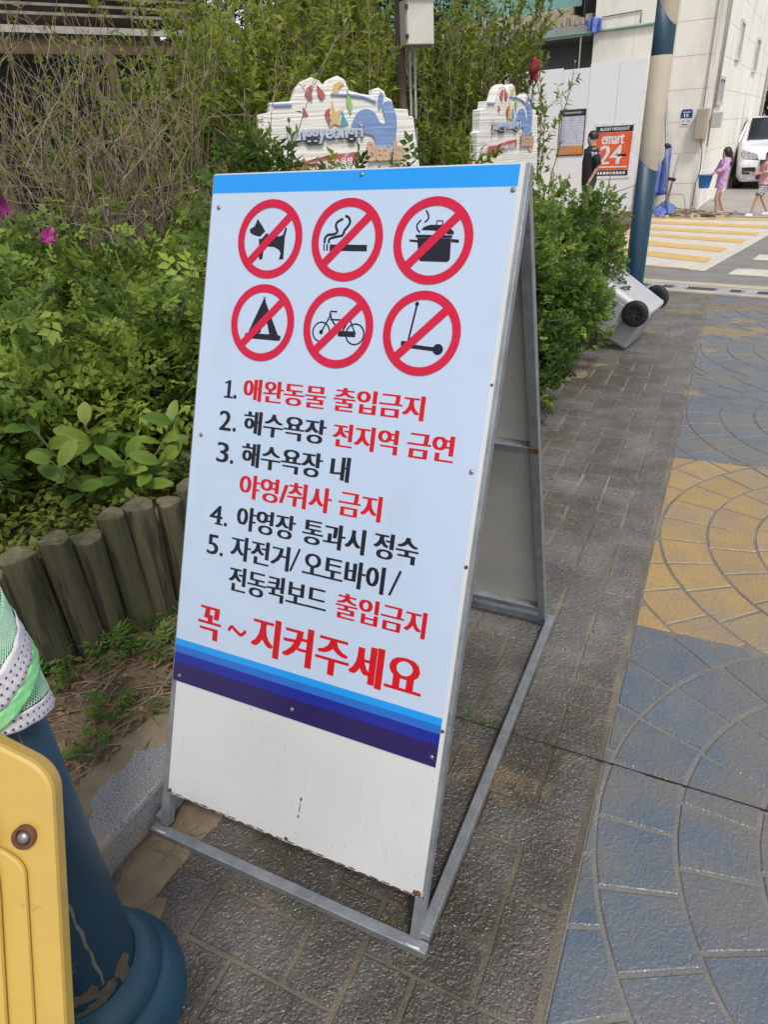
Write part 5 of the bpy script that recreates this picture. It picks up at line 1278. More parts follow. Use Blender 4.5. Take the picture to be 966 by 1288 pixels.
# ------------------------------------------------------------------ vegetation
def unit(a): return a / np.maximum(np.linalg.norm(a, axis=-1, keepdims=True), 1e-9)
def leaf_arrays(P, D, N, L, W, tone, droop=.15, shape=0):
    """every leaf: 6 points, 4 triangles folded on the midrib"""
    n = len(P); D = unit(D); S = unit(np.cross(D, N)); N = unit(np.cross(S, D))
    L = np.broadcast_to(np.asarray(L, float).reshape(-1, 1), (n, 1)); W = np.broadcast_to(np.asarray(W, float).reshape(-1, 1), (n, 1))
    a = .42
    mid = P + D * L * a - N * W * .12
    lf = P + D * L * a + S * W * .5 + N * W * .10; rt = P + D * L * a - S * W * .5 + N * W * .10
    tip = P + D * L - N * L * droop
    V = np.stack([P, lf, rt, mid, tip], 1).reshape(-1, 3)
    base = (np.arange(n) * 5)[:, None]
    T = np.concatenate([base + np.array([[0, 3, 1]]), base + np.array([[0, 2, 3]]), base + np.array([[1, 3, 4]]), base + np.array([[3, 2, 4]])], 1).reshape(-1, 3)
    return V, T, np.repeat(np.asarray(tone, float), 5)
def leaf_mesh(name, V, T, tone, m, parent=None, kind='stuff'):
    off = np.array(OFF.get(parent.name, Vector((0, 0, 0)))) if parent is not None else np.zeros(3)
    me = bpy.data.meshes.new(name); V = (V - off).astype(np.float32)
    me.vertices.add(len(V)); me.vertices.foreach_set('co', V.ravel())
    me.loops.add(T.size); me.loops.foreach_set('vertex_index', T.ravel().astype(np.int32))
    me.polygons.add(len(T)); me.polygons.foreach_set('loop_start', np.arange(0, T.size, 3, dtype=np.int32))
    at = me.attributes.new('tone', 'FLOAT', 'POINT'); at.data.foreach_set('value', np.clip(tone, 0, 1).astype(np.float32))
    me.materials.append(m); me.update(calc_edges=True)
    o = bpy.data.objects.new(name, me); COL.objects.link(o)
    if parent is not None: o.parent = parent; OFF[o.name] = Vector(off)
    if kind: o['kind'] = kind
    return o
def rnd_dir(n, up=.0):
    d = rng.normal(size=(n, 3)); d[:, 2] += up; return unit(d)
def compound(P, D, N, L, tone, pairs=3, ls=.36, ws=.6):
    """pinnate leaves: pairs of leaflets along a rachis of length L plus a terminal one"""
    D = unit(D); S = unit(np.cross(D, N)); N = unit(np.cross(S, D)); n = len(P); L = np.broadcast_to(np.asarray(L, float), (n,))[:, None]
    PP, DD, NN, LL, TT_ = [], [], [], [], []
    for k in range(pairs):
        t = .35 + .5 * k / max(1, pairs - 1)
        for s in (-1, 1):
            PP.append(P + D * L * t - N * L * .06 * t); DD.append(D * .55 + S * s * .85 + rng.normal(size=(n, 3)) * .12); NN.append(N + rng.normal(size=(n, 3)) * .2); LL.append(L * ls * rng.uniform(.85, 1.15, (n, 1))); TT_.append(tone)
    PP.append(P + D * L * .92); DD.append(D + rng.normal(size=(n, 3)) * .1); NN.append(N); LL.append(L * ls * 1.1); TT_.append(tone)
    LLc = np.concatenate(LL)[:, 0]; tt = np.concatenate(TT_) + rng.uniform(-.1, .1, len(LLc))
    return leaf_arrays(np.concatenate(PP), np.concatenate(DD), np.concatenate(NN), LLc, LLc * ws, tt)
def stem_curve(p0, p1, bow=.15, n=6):
    p0 = np.array(p0, float); p1 = np.array(p1, float); L = np.linalg.norm(p1 - p0); b = rng.normal(size=3) * bow * L * .5; b[2] = abs(b[2])
    t = np.linspace(0, 1, n)[:, None]; return p0 * (1 - t) + p1 * t + b * (4 * t * (1 - t)) * .5 + rng.normal(size=(n, 3)) * L * .012 * (t > 0)
def rose_bush(c, rx, ry, h, label, n=420, m=lf_rose, L=(.085, .15), group=None, name='rose_bush', lump=.35, flowers=0, pm=None, bright=.0, shell=.55, zf=.0, ws=.6, shoots=0):
    c = np.array(c, float); t = thing(name, tuple(c), label, 'shrub', group)
    # lumpy crown: several overlapping clumps
    k = 14; cc = np.stack([rng.uniform(-1, 1, k) * rx * .72, rng.uniform(-1, 1, k) * ry * .72, h * (.45 + rng.uniform(-.2, .32, k))], 1); cr = rng.uniform(.24, .50, k)
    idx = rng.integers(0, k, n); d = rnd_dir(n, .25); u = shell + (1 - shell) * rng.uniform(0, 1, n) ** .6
    R3 = np.array([rx, ry, h * .55])
    P = c + cc[idx] + d * (R3 * cr[idx][:, None]) * u[:, None] * 1.15
    keep = P[:, 2] > c[2] + zf; P = P[keep]; d = d[keep]; idx = idx[keep]; u = u[keep]
    if len(P) == 0: return t
    Dr = unit(d + rng.normal(size=d.shape) * .5 + np.array([0, 0, .15])); Nn = unit(np.array([0, 0, 1.0]) + rng.normal(size=d.shape) * .45 + d * .3)
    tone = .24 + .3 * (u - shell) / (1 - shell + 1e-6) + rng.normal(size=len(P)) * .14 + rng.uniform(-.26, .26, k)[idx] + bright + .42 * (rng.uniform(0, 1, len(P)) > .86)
    cs = rng.uniform(.62, 1.3, k)[idx]; LL = rng.uniform(*L, len(P)) * cs
    SH = []
    for i in range(shoots):      # long arching shoots standing out of the crown
        a = rng.uniform(0, 6.28); b0 = c + np.array([math.cos(a) * rx * .4, math.sin(a) * ry * .4, h * .5]); e = b0 + np.array([math.cos(a) * rx * rng.uniform(.2, .8), math.sin(a) * ry * rng.uniform(.2, .8), h * rng.uniform(.45, .85)])
        pts = stem_curve(b0, e, .3, 7); SH.append(pts); m_ = 9; f = rng.uniform(.25, 1, m_) * 6; ii = np.minimum(f.astype(int), 5); q_ = pts[ii] + (pts[ii + 1] - pts[ii]) * (f - ii)[:, None]
        P = np.concatenate([P, q_]); dd_ = rnd_dir(m_, .2); Dr = np.concatenate([Dr, dd_]); Nn = np.concatenate([Nn, unit(np.array([0, 0, 1.]) + rng.normal(size=(m_, 3)) * .4)]); tone = np.concatenate([tone, rng.uniform(.45, 1.0, m_)]); LL = np.concatenate([LL, rng.uniform(*L, m_)]); d = np.concatenate([d, dd_])
    V, T_, to = compound(P, Dr, Nn, LL, tone, ws=ws)
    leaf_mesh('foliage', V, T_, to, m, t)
    mb = MB()
    for pts in SH: mb.tube(pts, np.linspace(.004, .0015, 7), 4)
    for i in range(10):
        a = rng.uniform(0, 6.28); b0 = c + np.array([math.cos(a) * rx * .2, math.sin(a) * ry * .2, -.03]); e = c + cc[i % k] + rnd_dir(1, .5)[0] * R3 * .5
        pts = stem_curve(b0, e); mb.tube(pts, np.linspace(.008, .003, len(pts)), 5)
        for q_ in range(3):
            s0 = pts[rng.integers(2, len(pts))]; e2 = s0 + rnd_dir(1, .6)[0] * R3 * .45; p2 = stem_curve(s0, e2, n=4); mb.tube(p2, np.linspace(.004, .0015, 4), 4)
    build('stems', mb, m_twigd, t, kind='stuff')
    for f in range(flowers):
        i = rng.integers(0, len(P)); flower(P[i] + d[i] * .03, t, pm or m_petal, .028)
    return t
def flower(p, parent, m, r=.03):
    mb = MB(); p = Vector(p); nrm = Vector(tuple(rnd_dir(1, .2)[0])); nrm = (nrm + Vector((.7, -.6, .3))).normalized(); a = nrm.orthogonal().normalized(); b_ = nrm.cross(a)
    for k in range(9):
        t = 6.283 * k / 9 + rng.uniform(-.2, .2); d = a * math.cos(t) + b_ * math.sin(t); s = nrm.cross(d); rr = r * rng.uniform(.8, 1.2)
        mb.add([p, p + d * rr * .6 + s * rr * .35 + nrm * rr * .3, p + d * rr + nrm * rr * rng.uniform(.1, .5), p + d * rr * .6 - s * rr * .35 + nrm * rr * .3], [(0, 1, 2), (0, 2, 3)])
    return build('flower', mb, m, parent, kind='stuff')
def tall_shrub(c, spread, h, label, nst=12, nleaf=34, L=.055, Wd=.017, m=lf_tall, sm=m_twig, group='tall willowy shrubs in the thicket', bare=.3, name='tall_shrub', lean=.18, tone0=.45, side=3, rad=.009, curl=.4):
    c = np.array(c, float); t = thing(name, tuple(c), label, 'shrub', group); mb = MB(); PP, DD, NN, LL, TT_ = [], [], [], [], []
    def dress(pts, nl, lo, tb):
        seg = len(pts) - 1
        tt = rng.uniform(lo, 1, nl) * seg; i = np.minimum(tt.astype(int), seg - 1); f = (tt - i)[:, None]
        P = pts[i] * (1 - f) + pts[i + 1] * f; ax = unit(pts[i + 1] - pts[i])
        d = unit(rnd_dir(nl) * .8 + ax * .75); PP.append(P); DD.append(d); NN.append(unit(np.array([0, 0, 1.]) + rng.normal(size=(nl, 3)) * .5)); LL.append(L * rng.uniform(.6, 1.25, nl)); TT_.append(tb + rng.normal(size=nl) * .17)
    for s in range(nst):
        a = rng.uniform(0, 6.28); r0 = spread * math.sqrt(rng.uniform(0, 1)); b0 = c + np.array([math.cos(a) * r0, math.sin(a) * r0, -.05]); hh = h * rng.uniform(.72, 1.05)
        e = b0 + np.array([rng.normal() * lean * hh, rng.normal() * lean * hh, hh]); pts = stem_curve(b0, e, .10, 8)
        mb.tube(pts, np.linspace(rad, rad * .25, 8), 4, cap=False); tb = tone0 + rng.normal() * .1; dress(pts, nleaf, bare, tb)
        for k in range(side):
            i = rng.integers(2, 7); e2 = pts[i] + np.array([rng.normal() * .16, rng.normal() * .16, rng.uniform(.12, .4)]) * h * .45; p2 = stem_curve(pts[i], e2, .12, 5)
            mb.tube(p2, np.linspace(rad * .45, rad * .15, 5), 3, cap=False); dress(p2, int(nleaf * .45), .15, tb)
    if name == 'twiggy_shrub':      # crossing dry twigs
        for s in range(int(nst * 2.2)):
            b0 = c + np.array([rng.normal() * spread, rng.normal() * spread, h * rng.uniform(.15, .8)]); e = b0 + rng.normal(size=3) * np.array([.38, .38, .30])
            mb.tube(stem_curve(b0, e, .35, 6), np.linspace(rad * .42, rad * .16, 6), 3, cap=False)
    build('stems', mb, sm, t, kind='stuff')
    if nleaf:
        P = np.concatenate(PP); LLc = np.concatenate(LL)
        V, T_, to = leaf_arrays(P, np.concatenate(DD), np.concatenate(NN), LLc, LLc * (Wd / L), np.concatenate(TT_), droop=.25)
        leaf_mesh('foliage', V, T_, to, m, t)
    return t

# thicket of twiggy stems, left
tw = [(-4.0, 2.5), (-3.5, 2.75), (-3.1, 3.15), (-2.85, 2.55), (-3.7, 3.5), (-4.6, 3.0), (-2.6, 3.3), (-4.3, 2.0), (-3.2, 2.2), (-4.9, 2.3)]
tl = ['bare twiggy shrub standing in front of the dark shelter, far left', 'dense tangle of brown twigs left of centre in the thicket', 'upright brown stems with thin leaf tufts near the first beach sign', 'low tangle of grey twigs in front of the tall stems',
      'brown-stemmed shrub close under the shelter eave', 'bare leaning stems crossing the dark shelter opening', 'mass of fine dry twigs just left of the A-frame', 'sparse twiggy shrub at the left edge with leaning stems', 'half-leafy twig shrub above the rose bushes', 'outermost twiggy shrub at the left edge before the shelter']
for i, ((x, y), lb) in enumerate(zip(tw, tl)):
    tall_shrub((x, y, bedz(x, y)), .38, [2.3, 2.0, 2.1, 1.6, 2.4, 2.5, 1.9, 2.2, 1.5, 2.4][i], lb, nst=[15, 26, 26, 24, 15, 12, 28, 14, 20, 12][i], nleaf=[5, 5, 9, 4, 6, 5, 6, 8, 12, 5][i], L=.05, Wd=.018, sm=m_twig, bare=.45, lean=.24, side=6, rad=.0075, group='bare twiggy shrubs in the thicket', name='twiggy_shrub', tone0=.4)
gs = [(-3.0, 4.3, 2.5), (-2.6, 4.7, 2.7), (-3.5, 4.6, 2.6), (-2.9, 5.3, 2.9), (-2.5, 5.3, 2.5), (-2.75, 6.25, 2.9), (-2.1, 7.0, 2.7), (-1.95, 8.2, 2.9), (-2.0, 3.1, 1.5), (-3.9, 5.3, 3.0), (-1.62, 5.15, 1.6), (-3.3, 6.3, 3.2), (-3.0, 7.2, 3.2), (-2.45, 8.2, 2.9), (-4.2, 3.9, 2.2), (-2.75, 3.85, 2.2)]
gl = ['tall leafy shrub left of the first beach sign', 'tall green shrub directly behind the left half of the first beach sign', 'leafy upright shrub between the twigs and the shelter end', 'highest leafy shrub behind the twig tangle', 'green shrub behind the right half of the first beach sign',
      'tall willowy shrub just behind the utility post', 'upright green shrub right of the meter box', 'tall green shrub behind the sideways beach sign', 'small leafy shrub rising behind the left edge of the A-frame', 'tall leafy shrub beside the end of the shelter roof',
      'fresh green shrub standing in the gap between the two beach signs', 'tall shrub in the back row behind the shelter end', 'tall shrub in the back row behind the utility post', 'tall shrub in the back row before the hoarding', 'leafy shrub reaching up to the shelter eave', 'leafy shrub with fine stems next to the left edge of the first beach sign']
for i, ((x, y, h), lb) in enumerate(zip(gs, gl)):
    tall_shrub((x, y, bedz(x, y)), .36, h, lb, nst=20, nleaf=[58, 60, 20, 50, 60, 60, 52, 60, 44, 44, 60, 60, 60, 60, 18, 50][i], L=.078, Wd=.03, bare=.12, side=6, tone0=.56 + .14 * math.sin(i * 1.7), lean=.10)
# tree-like shrub with loose branches reaching over the hoarding
tall_shrub((-2.35, 8.7, .1), .22, 2.75, 'loose-branched young tree reaching over the white hoarding beside the second beach sign', nst=9, nleaf=40, L=.085, Wd=.03, bare=.5, side=9, lean=.10, rad=.014, group=None, name='young_tree', tone0=.5)
tall_shrub((-1.5, 8.5, .1), .1, 2.3, 'thin young tree with forked bare twigs against the hoarding, right of the second beach sign', nst=3, nleaf=14, L=.085, Wd=.03, bare=.5, side=6, lean=.10, rad=.01, group=None, name='young_tree', tone0=.5)
# dark evergreen mass closing the view behind the thicket
def dark_mass(c, r3, label, n, m=lf_dark, L=.10, group='evergreens behind the thicket', name='evergreen_tree', tone0=.4):
    c = np.array(c, float); t = thing(name, (c[0], c[1], .05), label, 'tree', group); k = 22
    cc = rnd_dir(k) * rng.uniform(.3, .85, (k, 1)) * np.array(r3); cr = rng.uniform(.28, .5, k); idx = rng.integers(0, k, n); d = rnd_dir(n, .15)
    P = c + cc[idx] + d * np.array(r3) * cr[idx][:, None] * rng.uniform(.7, 1.1, (n, 1)); P = P[P[:, 2] > .1]; n = len(P)
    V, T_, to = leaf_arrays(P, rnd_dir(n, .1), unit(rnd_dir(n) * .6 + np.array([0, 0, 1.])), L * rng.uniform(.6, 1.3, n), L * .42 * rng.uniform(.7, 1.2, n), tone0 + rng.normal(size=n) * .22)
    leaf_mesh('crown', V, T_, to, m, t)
    mb = MB(); mb.tube([(c[0], c[1], 0), (c[0] + .05, c[1], c[2] * .5), (c[0], c[1] + .05, c[2] + r3[2] * .5)], [.09, .07, .03], 8)
    for i in range(8): e = c + cc[i]; mb.tube(stem_curve((c[0], c[1], c[2] * .5), e), np.linspace(.04, .01, 6), 5)
    build('trunk', mb, m_twigd, t, kind='stuff')
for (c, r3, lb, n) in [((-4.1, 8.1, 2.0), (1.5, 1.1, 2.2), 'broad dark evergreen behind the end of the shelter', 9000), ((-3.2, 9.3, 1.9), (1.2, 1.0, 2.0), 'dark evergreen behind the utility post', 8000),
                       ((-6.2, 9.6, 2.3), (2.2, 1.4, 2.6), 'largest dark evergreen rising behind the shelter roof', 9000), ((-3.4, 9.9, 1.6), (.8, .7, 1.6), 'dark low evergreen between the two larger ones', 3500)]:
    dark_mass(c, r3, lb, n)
dark_mass((1.9, 31.0, 3.0), (1.5, 1.5, 3.0), 'dark tree beyond the far end of the white building', 4000, L=.25, group=None)
# rose bushes, left mid-ground
rb_ = [(-1.62, .15, .42, .35, .35, .34, 360, .1), (-1.5, .95, .42, .3, .3, .36, 340, .1), (-1.75, .55, .42, .42, .40, .50, 480, .06), (-2.15, 1.15, .42, .5, .45, .62, 560, .0), (-1.55, 1.25, .42, .38, .36, .52, 460, .12), (-2.75, 1.7, .42, .55, .5, .72, 560, -.04), (-2.15, 2.0, .40, .5, .45, .68, 560, .1), (-1.5, 1.95, .38, .42, .42, .62, 520, .02),
       (-2.9, .9, .42, .55, .5, .55, 480, .03), (-3.4, 1.4, .42, .55, .5, .72, 480, 0), (-1.25, 1.45, .40, .3, .3, .55, 360, -.05), (-2.4, 2.75, .3, .5, .4, .75, 460, -.05), (-3.1, 2.3, .35, .5, .4, .8, 420, -.05), (-1.75, 2.7, .3, .45, .4, .85, 460, -.1), (-1.15, 2.1, .36, .35, .35, .9, 420, -.08)]
rlb = ['low bright bush at the left edge just above the nearest log posts', 'low bright bush directly behind the broad-leaved plant', 'rose bush nearest the left edge behind the log posts', 'large rose bush with bright yellow-green tips in the left foreground', 'bright rose bush behind the broad-leaved plant', 'dense rose bush below the twig tangle', 'rose bush with fresh yellow shoots in the middle of the bed',
       'rose bush beside the left edge of the A-frame, above the log posts', 'low rose bush at the left edge below the pink flowers', 'rose bush with magenta flowers at the left edge', 'small dark rose bush tucked behind the rightmost visible logs', 'shaded rose bush under the dry twigs', 'tall rose bush at the foot of the bare stems', 'deep green rose bush next to the sign edge, halfway up', 'dark rose bush hidden mostly behind the A-frame']
for (x, y, z, rx, ry, h, n, br), lb in zip(rb_, rlb):
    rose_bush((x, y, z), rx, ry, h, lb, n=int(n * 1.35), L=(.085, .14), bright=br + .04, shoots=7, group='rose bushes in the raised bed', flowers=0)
pf = thing('flowering_rose', (-3.25, 1.75, .45), 'thin leafy stem carrying two magenta flowers at the left edge', 'flower')
for p in ((-2.62, 1.80, 1.32), (-2.40, 1.86, 1.17)): flower(p, pf, m_petal, .05)
build('stem', MB().tube([(-3.25, 1.75, .42), (-2.9, 1.8, .9), (-2.62, 1.80, 1.31)], [.007, .005, .003], 5).tube([(-2.9, 1.8, .8), (-2.6, 1.88, 1.05), (-2.40, 1.86, 1.16)], [.005, .004, .003], 5), m_greenstem, pf)
p_ = np.array([(-2.65, 1.78, 1.2), (-2.8, 1.8, 1.0), (-2.5, 1.87, 1.08), (-2.7, 1.9, .95), (-2.7, 1.8, 1.1)]); V, T_, to = compound(p_, rnd_dir(5), rnd_dir(5, 2), .14, np.full(5, .5)); leaf_mesh('foliage', V, T_, to, lf_rose, pf)
# sprig rising behind the board, in front of the first beach sign
sp_ = thing('climbing_rose', (-1.0, 1.95, .4), 'dark leafy rose shoots rising over the A-frame top before the beach sign', 'shrub'); mb = MB(); PP = []
for e in ((-1.02, 1.77, 1.54), (-1.14, 1.74, 1.60), (-1.2, 1.80, 1.52), (-.98, 1.82, 1.50), (-1.06, 1.80, 1.64), (-1.1, 1.84, 1.45), (-.52, 2.1, 1.41), (-.98, 1.75, 1.44), (-1.22, 1.72, 1.47), (-.7, 2.0, 1.41)):
    pts = stem_curve((-1.0 + rng.uniform(-.1, .3), 1.95, .4), e, .1, 8); mb.tube(pts, np.linspace(.006, .002, 8), 5)
    for k in range(20): PP.append(pts[-1] * 1.0 + (pts[-2] - pts[-1]) * rng.uniform(0, 1.6) + rng.normal(size=3) * .035)
PP = np.array(PP); V, T_, to = compound(PP, rnd_dir(len(PP), .2), rnd_dir(len(PP), 1.5), rng.uniform(.075, .12, len(PP)), rng.uniform(.0, .4, len(PP))); leaf_mesh('foliage', V, T_, to, lf_rose, sp_); build('stems', mb, m_twigd, sp_, kind='stuff')
# hedge right of the board
hb = [(-.54, 3.72, .08, .5, .48, 1.02, 1250, 0, 'near end of the rose hedge, hanging over the paving beside the A-frame'), (-.50, 4.45, .08, .46, .50, 1.2, 1350, .06, 'middle bush of the hedge right of the A-frame, above the toppled bin'), (-.56, 5.3, .08, .50, .5, .98, 1300, .03, 'bush of the hedge behind the toppled bin'),
      (-.72, 6.0, .08, .5, .42, .80, 900, .08, 'farthest hedge bush before the blue pole'), (-1.1, 4.0, .1, .45, .5, 1.0, 800, -.05, 'back bush of the hedge close to the sideways beach sign'), (-.95, 4.6, .1, .40, .4, 1.2, 800, .04, 'back bush of the hedge right of the second beach sign'), (-.24, 4.0, .05, .32, .34, .74, 620, -.05, 'low hedge bush hiding the upper half of the toppled bin'), (-.22, 4.9, .05, .24, .3, .78, 420, .05, 'outermost hedge bush between the bin and the blue pole'), (-.27, 3.2, .05, .26, .34, .58, 560, -.12, 'low dark hedge branch spilling onto the paving')]
for x, y, z, rx, ry, h, n, br, lb in hb:
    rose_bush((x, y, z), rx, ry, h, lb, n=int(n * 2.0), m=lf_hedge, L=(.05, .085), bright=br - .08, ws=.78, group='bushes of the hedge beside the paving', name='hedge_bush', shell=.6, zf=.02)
# broad-leaved plant above the logs: each leaf is a part
bl = thing('broad_leaf_plant', (-1.10, .72, .44), 'young plant with large oval yellow-green leaves above the log posts', 'plant')
def big_leaf(base, d, L, Wd, tone, parent):
    base = np.array(base, float); d = unit(np.array(d, float)); hint = unit(np.array([.55, -.5, .75]) + rng.normal(size=3) * .28); S = unit(np.cross(d, hint)); Nn = np.cross(S, d)
    n = 9; vs = []; fs = []
    for i in range(n + 1):
        t = i / n; w = Wd * .5 * (max(0, math.sin(math.pi * (t * .97 + .015) ** 1.25)) ** .62 if t > .12 else .12 + t); c = base + d * L * t - Nn * L * .22 * t * t
        for s_ in (-1, -.5, 0, .5, 1): vs.append(c + S * s_ * w + Nn * (abs(s_) * .2 * w + .014 * math.sin(i * 2.2 + s_ * 3) * L))
    for i in range(n):
        for j in range(4): a = i * 5 + j; fs.append((a, a + 1, a + 6, a + 5))
    V = np.array(vs); T_ = np.array([t for f in fs for t in ((f[0], f[1], f[2]), (f[0], f[2], f[3]))])
    o = leaf_mesh('leaf', V, T_, np.array([tone - .10 * (k % 5 == 2) + .12 * (k // 5) / 9 for k in range(len(V))]), lf_big, parent, kind=None); o.data.polygons.foreach_set('use_smooth', [True] * len(o.data.polygons)); return o
mb = MB(); q = random.Random(77)
for (ex, ey, ez, nl) in ((-1.32, .66, .80, 10), (-1.20, .80, .70, 9), (-.95, .98, .70, 10), (-1.02, .78, .62, 8), (-1.16, .60, .66, 7), (-.92, .86, .60, 7)):
    pts = stem_curve((-1.10, .74, .40), (ex, ey, ez), .1, 6); mb.tube(pts, np.linspace(.006, .003, 6), 6)
    for k in range(nl):
        f = .25 + .75 * (k + 1) / nl; i = min(int(f * 5), 4); pb = pts[i] + (pts[i + 1] - pts[i]) * min(1, f * 5 - i)
        a = k * 2.4 + ex * 9; el_ = .2 + .6 * f * f
        dd = np.array([math.cos(a) * (1 - el_ * .5) + .25, math.sin(a) * (1 - el_ * .5) - .3, el_ * .8])
        big_leaf(pb, dd, q.uniform(.085, .125) * (1.05 - .25 * (f > .93)), q.uniform(.038, .052), .05 + .5 * f + q.uniform(-.2, .35), bl)
build('stem', mb, m_greenstem, bl)
# low ground cover on the raised bed and weeds on the soil strip
n = 26000; X = rng.uniform(-2.9, -.95, n); Y = rng.uniform(-.7, 1.6, n)
LX = np.array([logline(a) for a in Y]); ok = (X < LX - .03) & (np.sin(X * 5.1 + Y * 2.3) + np.sin(Y * 6.7 - X * 3.1) > -1.5); X = X[ok]; Y = Y[ok]; n = len(X)
Zz = np.array([bedz(a, b_) for a, b_ in zip(X, Y)]) + rng.uniform(.0, .08, n); P = np.stack([X, Y, Zz], 1)
V, T_, to = leaf_arrays(P, unit(rnd_dir(n) * np.array([1, 1, .35]) + np.array([0, 0, .2])), unit(rnd_dir(n) * .4 + np.array([0, 0, 1.])), rng.uniform(.018, .045, n), rng.uniform(.014, .03, n), rng.uniform(.1, 1, n) ** .9)
tag(leaf_mesh('ground_cover', V, T_, to, lf_ground), 'low yellow-green ground cover behind the log posts', 'ground cover', kind='stuff')
def weed(c, r, n, label, m=lf_weed, lobed=True):
    c = np.array(c, float); t = thing('weed', tuple(c), label, 'weed'); a = rng.uniform(0, 6.28, n); D = np.stack([np.cos(a), np.sin(a), rng.uniform(.15, .9, n)], 1)
    P = c + np.stack([np.cos(a), np.sin(a), np.zeros(n)], 1) * r * rng.uniform(0, .35, (n, 1)) + np.array([0, 0, 1]) * rng.uniform(.005, r * .55, (n, 1))
    if lobed: V, T_, to = compound(P, D, unit(rnd_dir(n) * .3 + np.array([0, 0, 1.])), r * rng.uniform(.7, 1.1, n), rng.uniform(.3, .9, n), pairs=3, ls=.42, ws=.34)
    else: V, T_, to = leaf_arrays(P, D, unit(rnd_dir(n) * .3 + np.array([0, 0, 1.])), r * rng.uniform(1.2, 2.2, n), r * .12, rng.uniform(.3, .9, n), droop=.5)
    leaf_mesh('leaves', V, T_, to, m, t)
for c, r, n, lb, lo in [((-.96, .23, .1), .085, 34, 'leafy green weed at the foot of the nearest log posts', True), ((-.87, .40, .1), .075, 34, 'leafy weed in the soil below the third log', True), ((-.88, .55, .1), .05, 22, 'small weed touching the foot of the broken log', True),
                        ((-.70, .22, .09), .055, 26, 'fern-like weed in the middle of the soil strip', True), ((-.645, .10, .09), .04, 20, 'small weed beside the granite kerb', True), ((-.66, .03, .09), .035, 18, 'smallest weed nearest the kerb corner', True),
                        ((-.72, .50, .09), .07, 26, 'low feathery weed near the left edge of the board', True), ((-.76, .72, .09), .06, 24, 'weed behind the left edge of the board', True), ((-.60, .26, .09), .045, 14, 'tuft of grass blades leaning over the granite kerb', False),
                        ((-.80, .66, .09), .05, 16, 'tuft of thin grass by the logs near the board', False), ((.37, .665, .0), .018, 9, 'tiny weed in the joint right of the side rail', True), ((.48, .668, .0), .014, 8, 'tiny sprout at the edge of the coloured paving', True), ((.235, .672, .0), .02, 9, 'tiny weed growing in the joint under the A-frame', True),
                        ((.30, .67, .0), .018, 8, 'second tiny weed in the joint just inside the side rail', True), ((.27, .035, .0), .012, 6, 'tiny round sprout behind the front rail', True)]:
    weed(c, r, n, lb, lobed=lo)
mb = MB(); q = random.Random(15)
for i in range(460):
    x, y = q.uniform(-1.0, -.50), q.uniform(-.4, 1.4)
    if x < logline(y) + .03: continue
    a = q.uniform(.2, 2.2) if q.random() < .7 else q.uniform(0, 3.14); l = q.uniform(.03, .16); z = .09
    mb.tube([(x, y, z), (x + math.cos(a) * l * .5, y + math.sin(a) * l * .5, z + q.uniform(.004, .02)), (x + math.cos(a) * l, y + math.sin(a) * l, z + q.uniform(-.002, .01))], q.uniform(.0008, .0022), 3, cap=False)
tag(build('dry_twigs', mb, m_twig), 'dry twigs and straw scattered on the soil strip', 'twigs', kind='stuff')
n = 700; X = rng.uniform(-1.0, -.46, n); Y = rng.uniform(-.4, 1.4, n); ok = X > np.array([logline(a) for a in Y]) + .03; X = X[ok]; Y = Y[ok]; n = len(X)
V, T_, to = leaf_arrays(np.stack([X, Y, np.full(n, .092)], 1), unit(rnd_dir(n) * np.array([1, 1, .2])), unit(rnd_dir(n) * .6 + np.array([0, 0, 1.])), rng.uniform(.015, .045, n), rng.uniform(.008, .02, n), rng.uniform(0, 1, n))
tag(leaf_mesh('dead_leaves', V, T_, to, m_deadleaf), 'brown dead leaves lying on the soil strip', 'dead leaves', kind='stuff')
mb = MB()
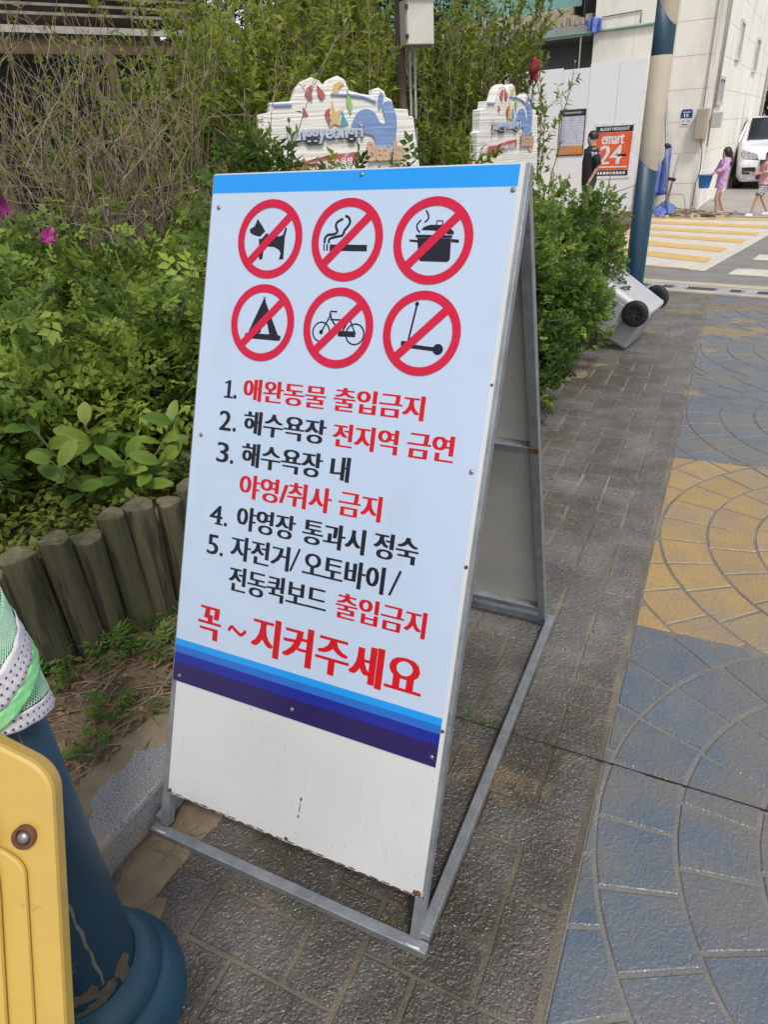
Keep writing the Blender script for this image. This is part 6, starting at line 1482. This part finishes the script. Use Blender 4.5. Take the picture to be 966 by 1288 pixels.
for i in range(900):
    x, y = q.uniform(-.62, -.2) - .15 * q.random(), q.uniform(-.35, 1.3); z = .1 if -.545 < x < -.39 else (.088 if x < -.545 else .0)
    if -.545 < x < -.39 and q.random() < .45: continue
    r = q.uniform(.0012, .0042); a = q.uniform(0, 6)
    mb.add([(x + r * math.cos(a), y + r * math.sin(a), z), (x + r * math.cos(a + 2), y + r * math.sin(a + 2), z), (x + r * math.cos(a + 4), y + r * math.sin(a + 4), z), (x, y, z + r)], [(0, 1, 3), (1, 2, 3), (2, 0, 3)])
tag(build('grit', mb, m_sand), 'loose grit and small stones along the granite kerb', 'grit', kind='stuff')
mb = MB()
for i in range(9):
    n = 22; cx, cy = q.uniform(-.56, -.50), -.3 + i * .17; rx, ry = q.uniform(.03, .06), q.uniform(.06, .11); ph = [q.uniform(0, 6) for _ in range(4)]
    P = [(cx + rx * (1 + .25 * math.sin(2 * t + ph[0]) + .2 * math.sin(5 * t + ph[1]) + .1 * math.sin(9 * t + ph[2])) * math.cos(t), cy + ry * (1 + .2 * math.sin(3 * t + ph[3]) + .12 * math.sin(7 * t)) * math.sin(t)) for t in [6.2832 * k / n for k in range(n)]]
    mb.add([(x, y, .0985) for x, y in P] + [(cx + (x - cx) * .7, cy + (y - cy) * .7, .104) for x, y in P] + [(cx, cy, .106)], [(k, (k + 1) % n, n + (k + 1) % n, n + k) for k in range(n)] + [(n + k, n + (k + 1) % n, 2 * n) for k in range(n)])
struct('sand_on_kerb', mb, m_sand, smooth=True)
mb = MB()
for i in range(14):
    x, y = q.uniform(-.37, -.22), q.uniform(-.12, .08); a = q.uniform(0, 3.1)
    mb.tube([(x + .02 * k * math.cos(a + k * .5), y + .02 * k * math.sin(a + k * .5), .008 + .003 * math.sin(k)) for k in range(4)], .0013, 3)
tag(build('dry_roots', mb, m_twig), 'curled dry roots on the sand between kerb and rail', 'roots', kind='stuff')
rc = MB(); n_ = 8
for i in range(n_ + 1):
    for k in range(4):
        t = i / n_; s = k / 3; rc.v.append((-1.03 + .09 * s * (1 - .3 * t), 5.9 + .02 * math.sin(t * 9 + s * 3), 2.03 - .17 * t + .02 * math.sin(s * 6 + t * 4)))
for i in range(n_):
    for k in range(3): a = i * 4 + k; rc.f.append((a, a + 1, a + 5, a + 4))
o = build('red_cloth', rc, m_redcloth, smooth=True); so = o.modifiers.new('thickness', 'SOLIDIFY'); so.thickness = .005
tag(o, 'dark red cloth hanging in the branches above the second beach sign', 'cloth')
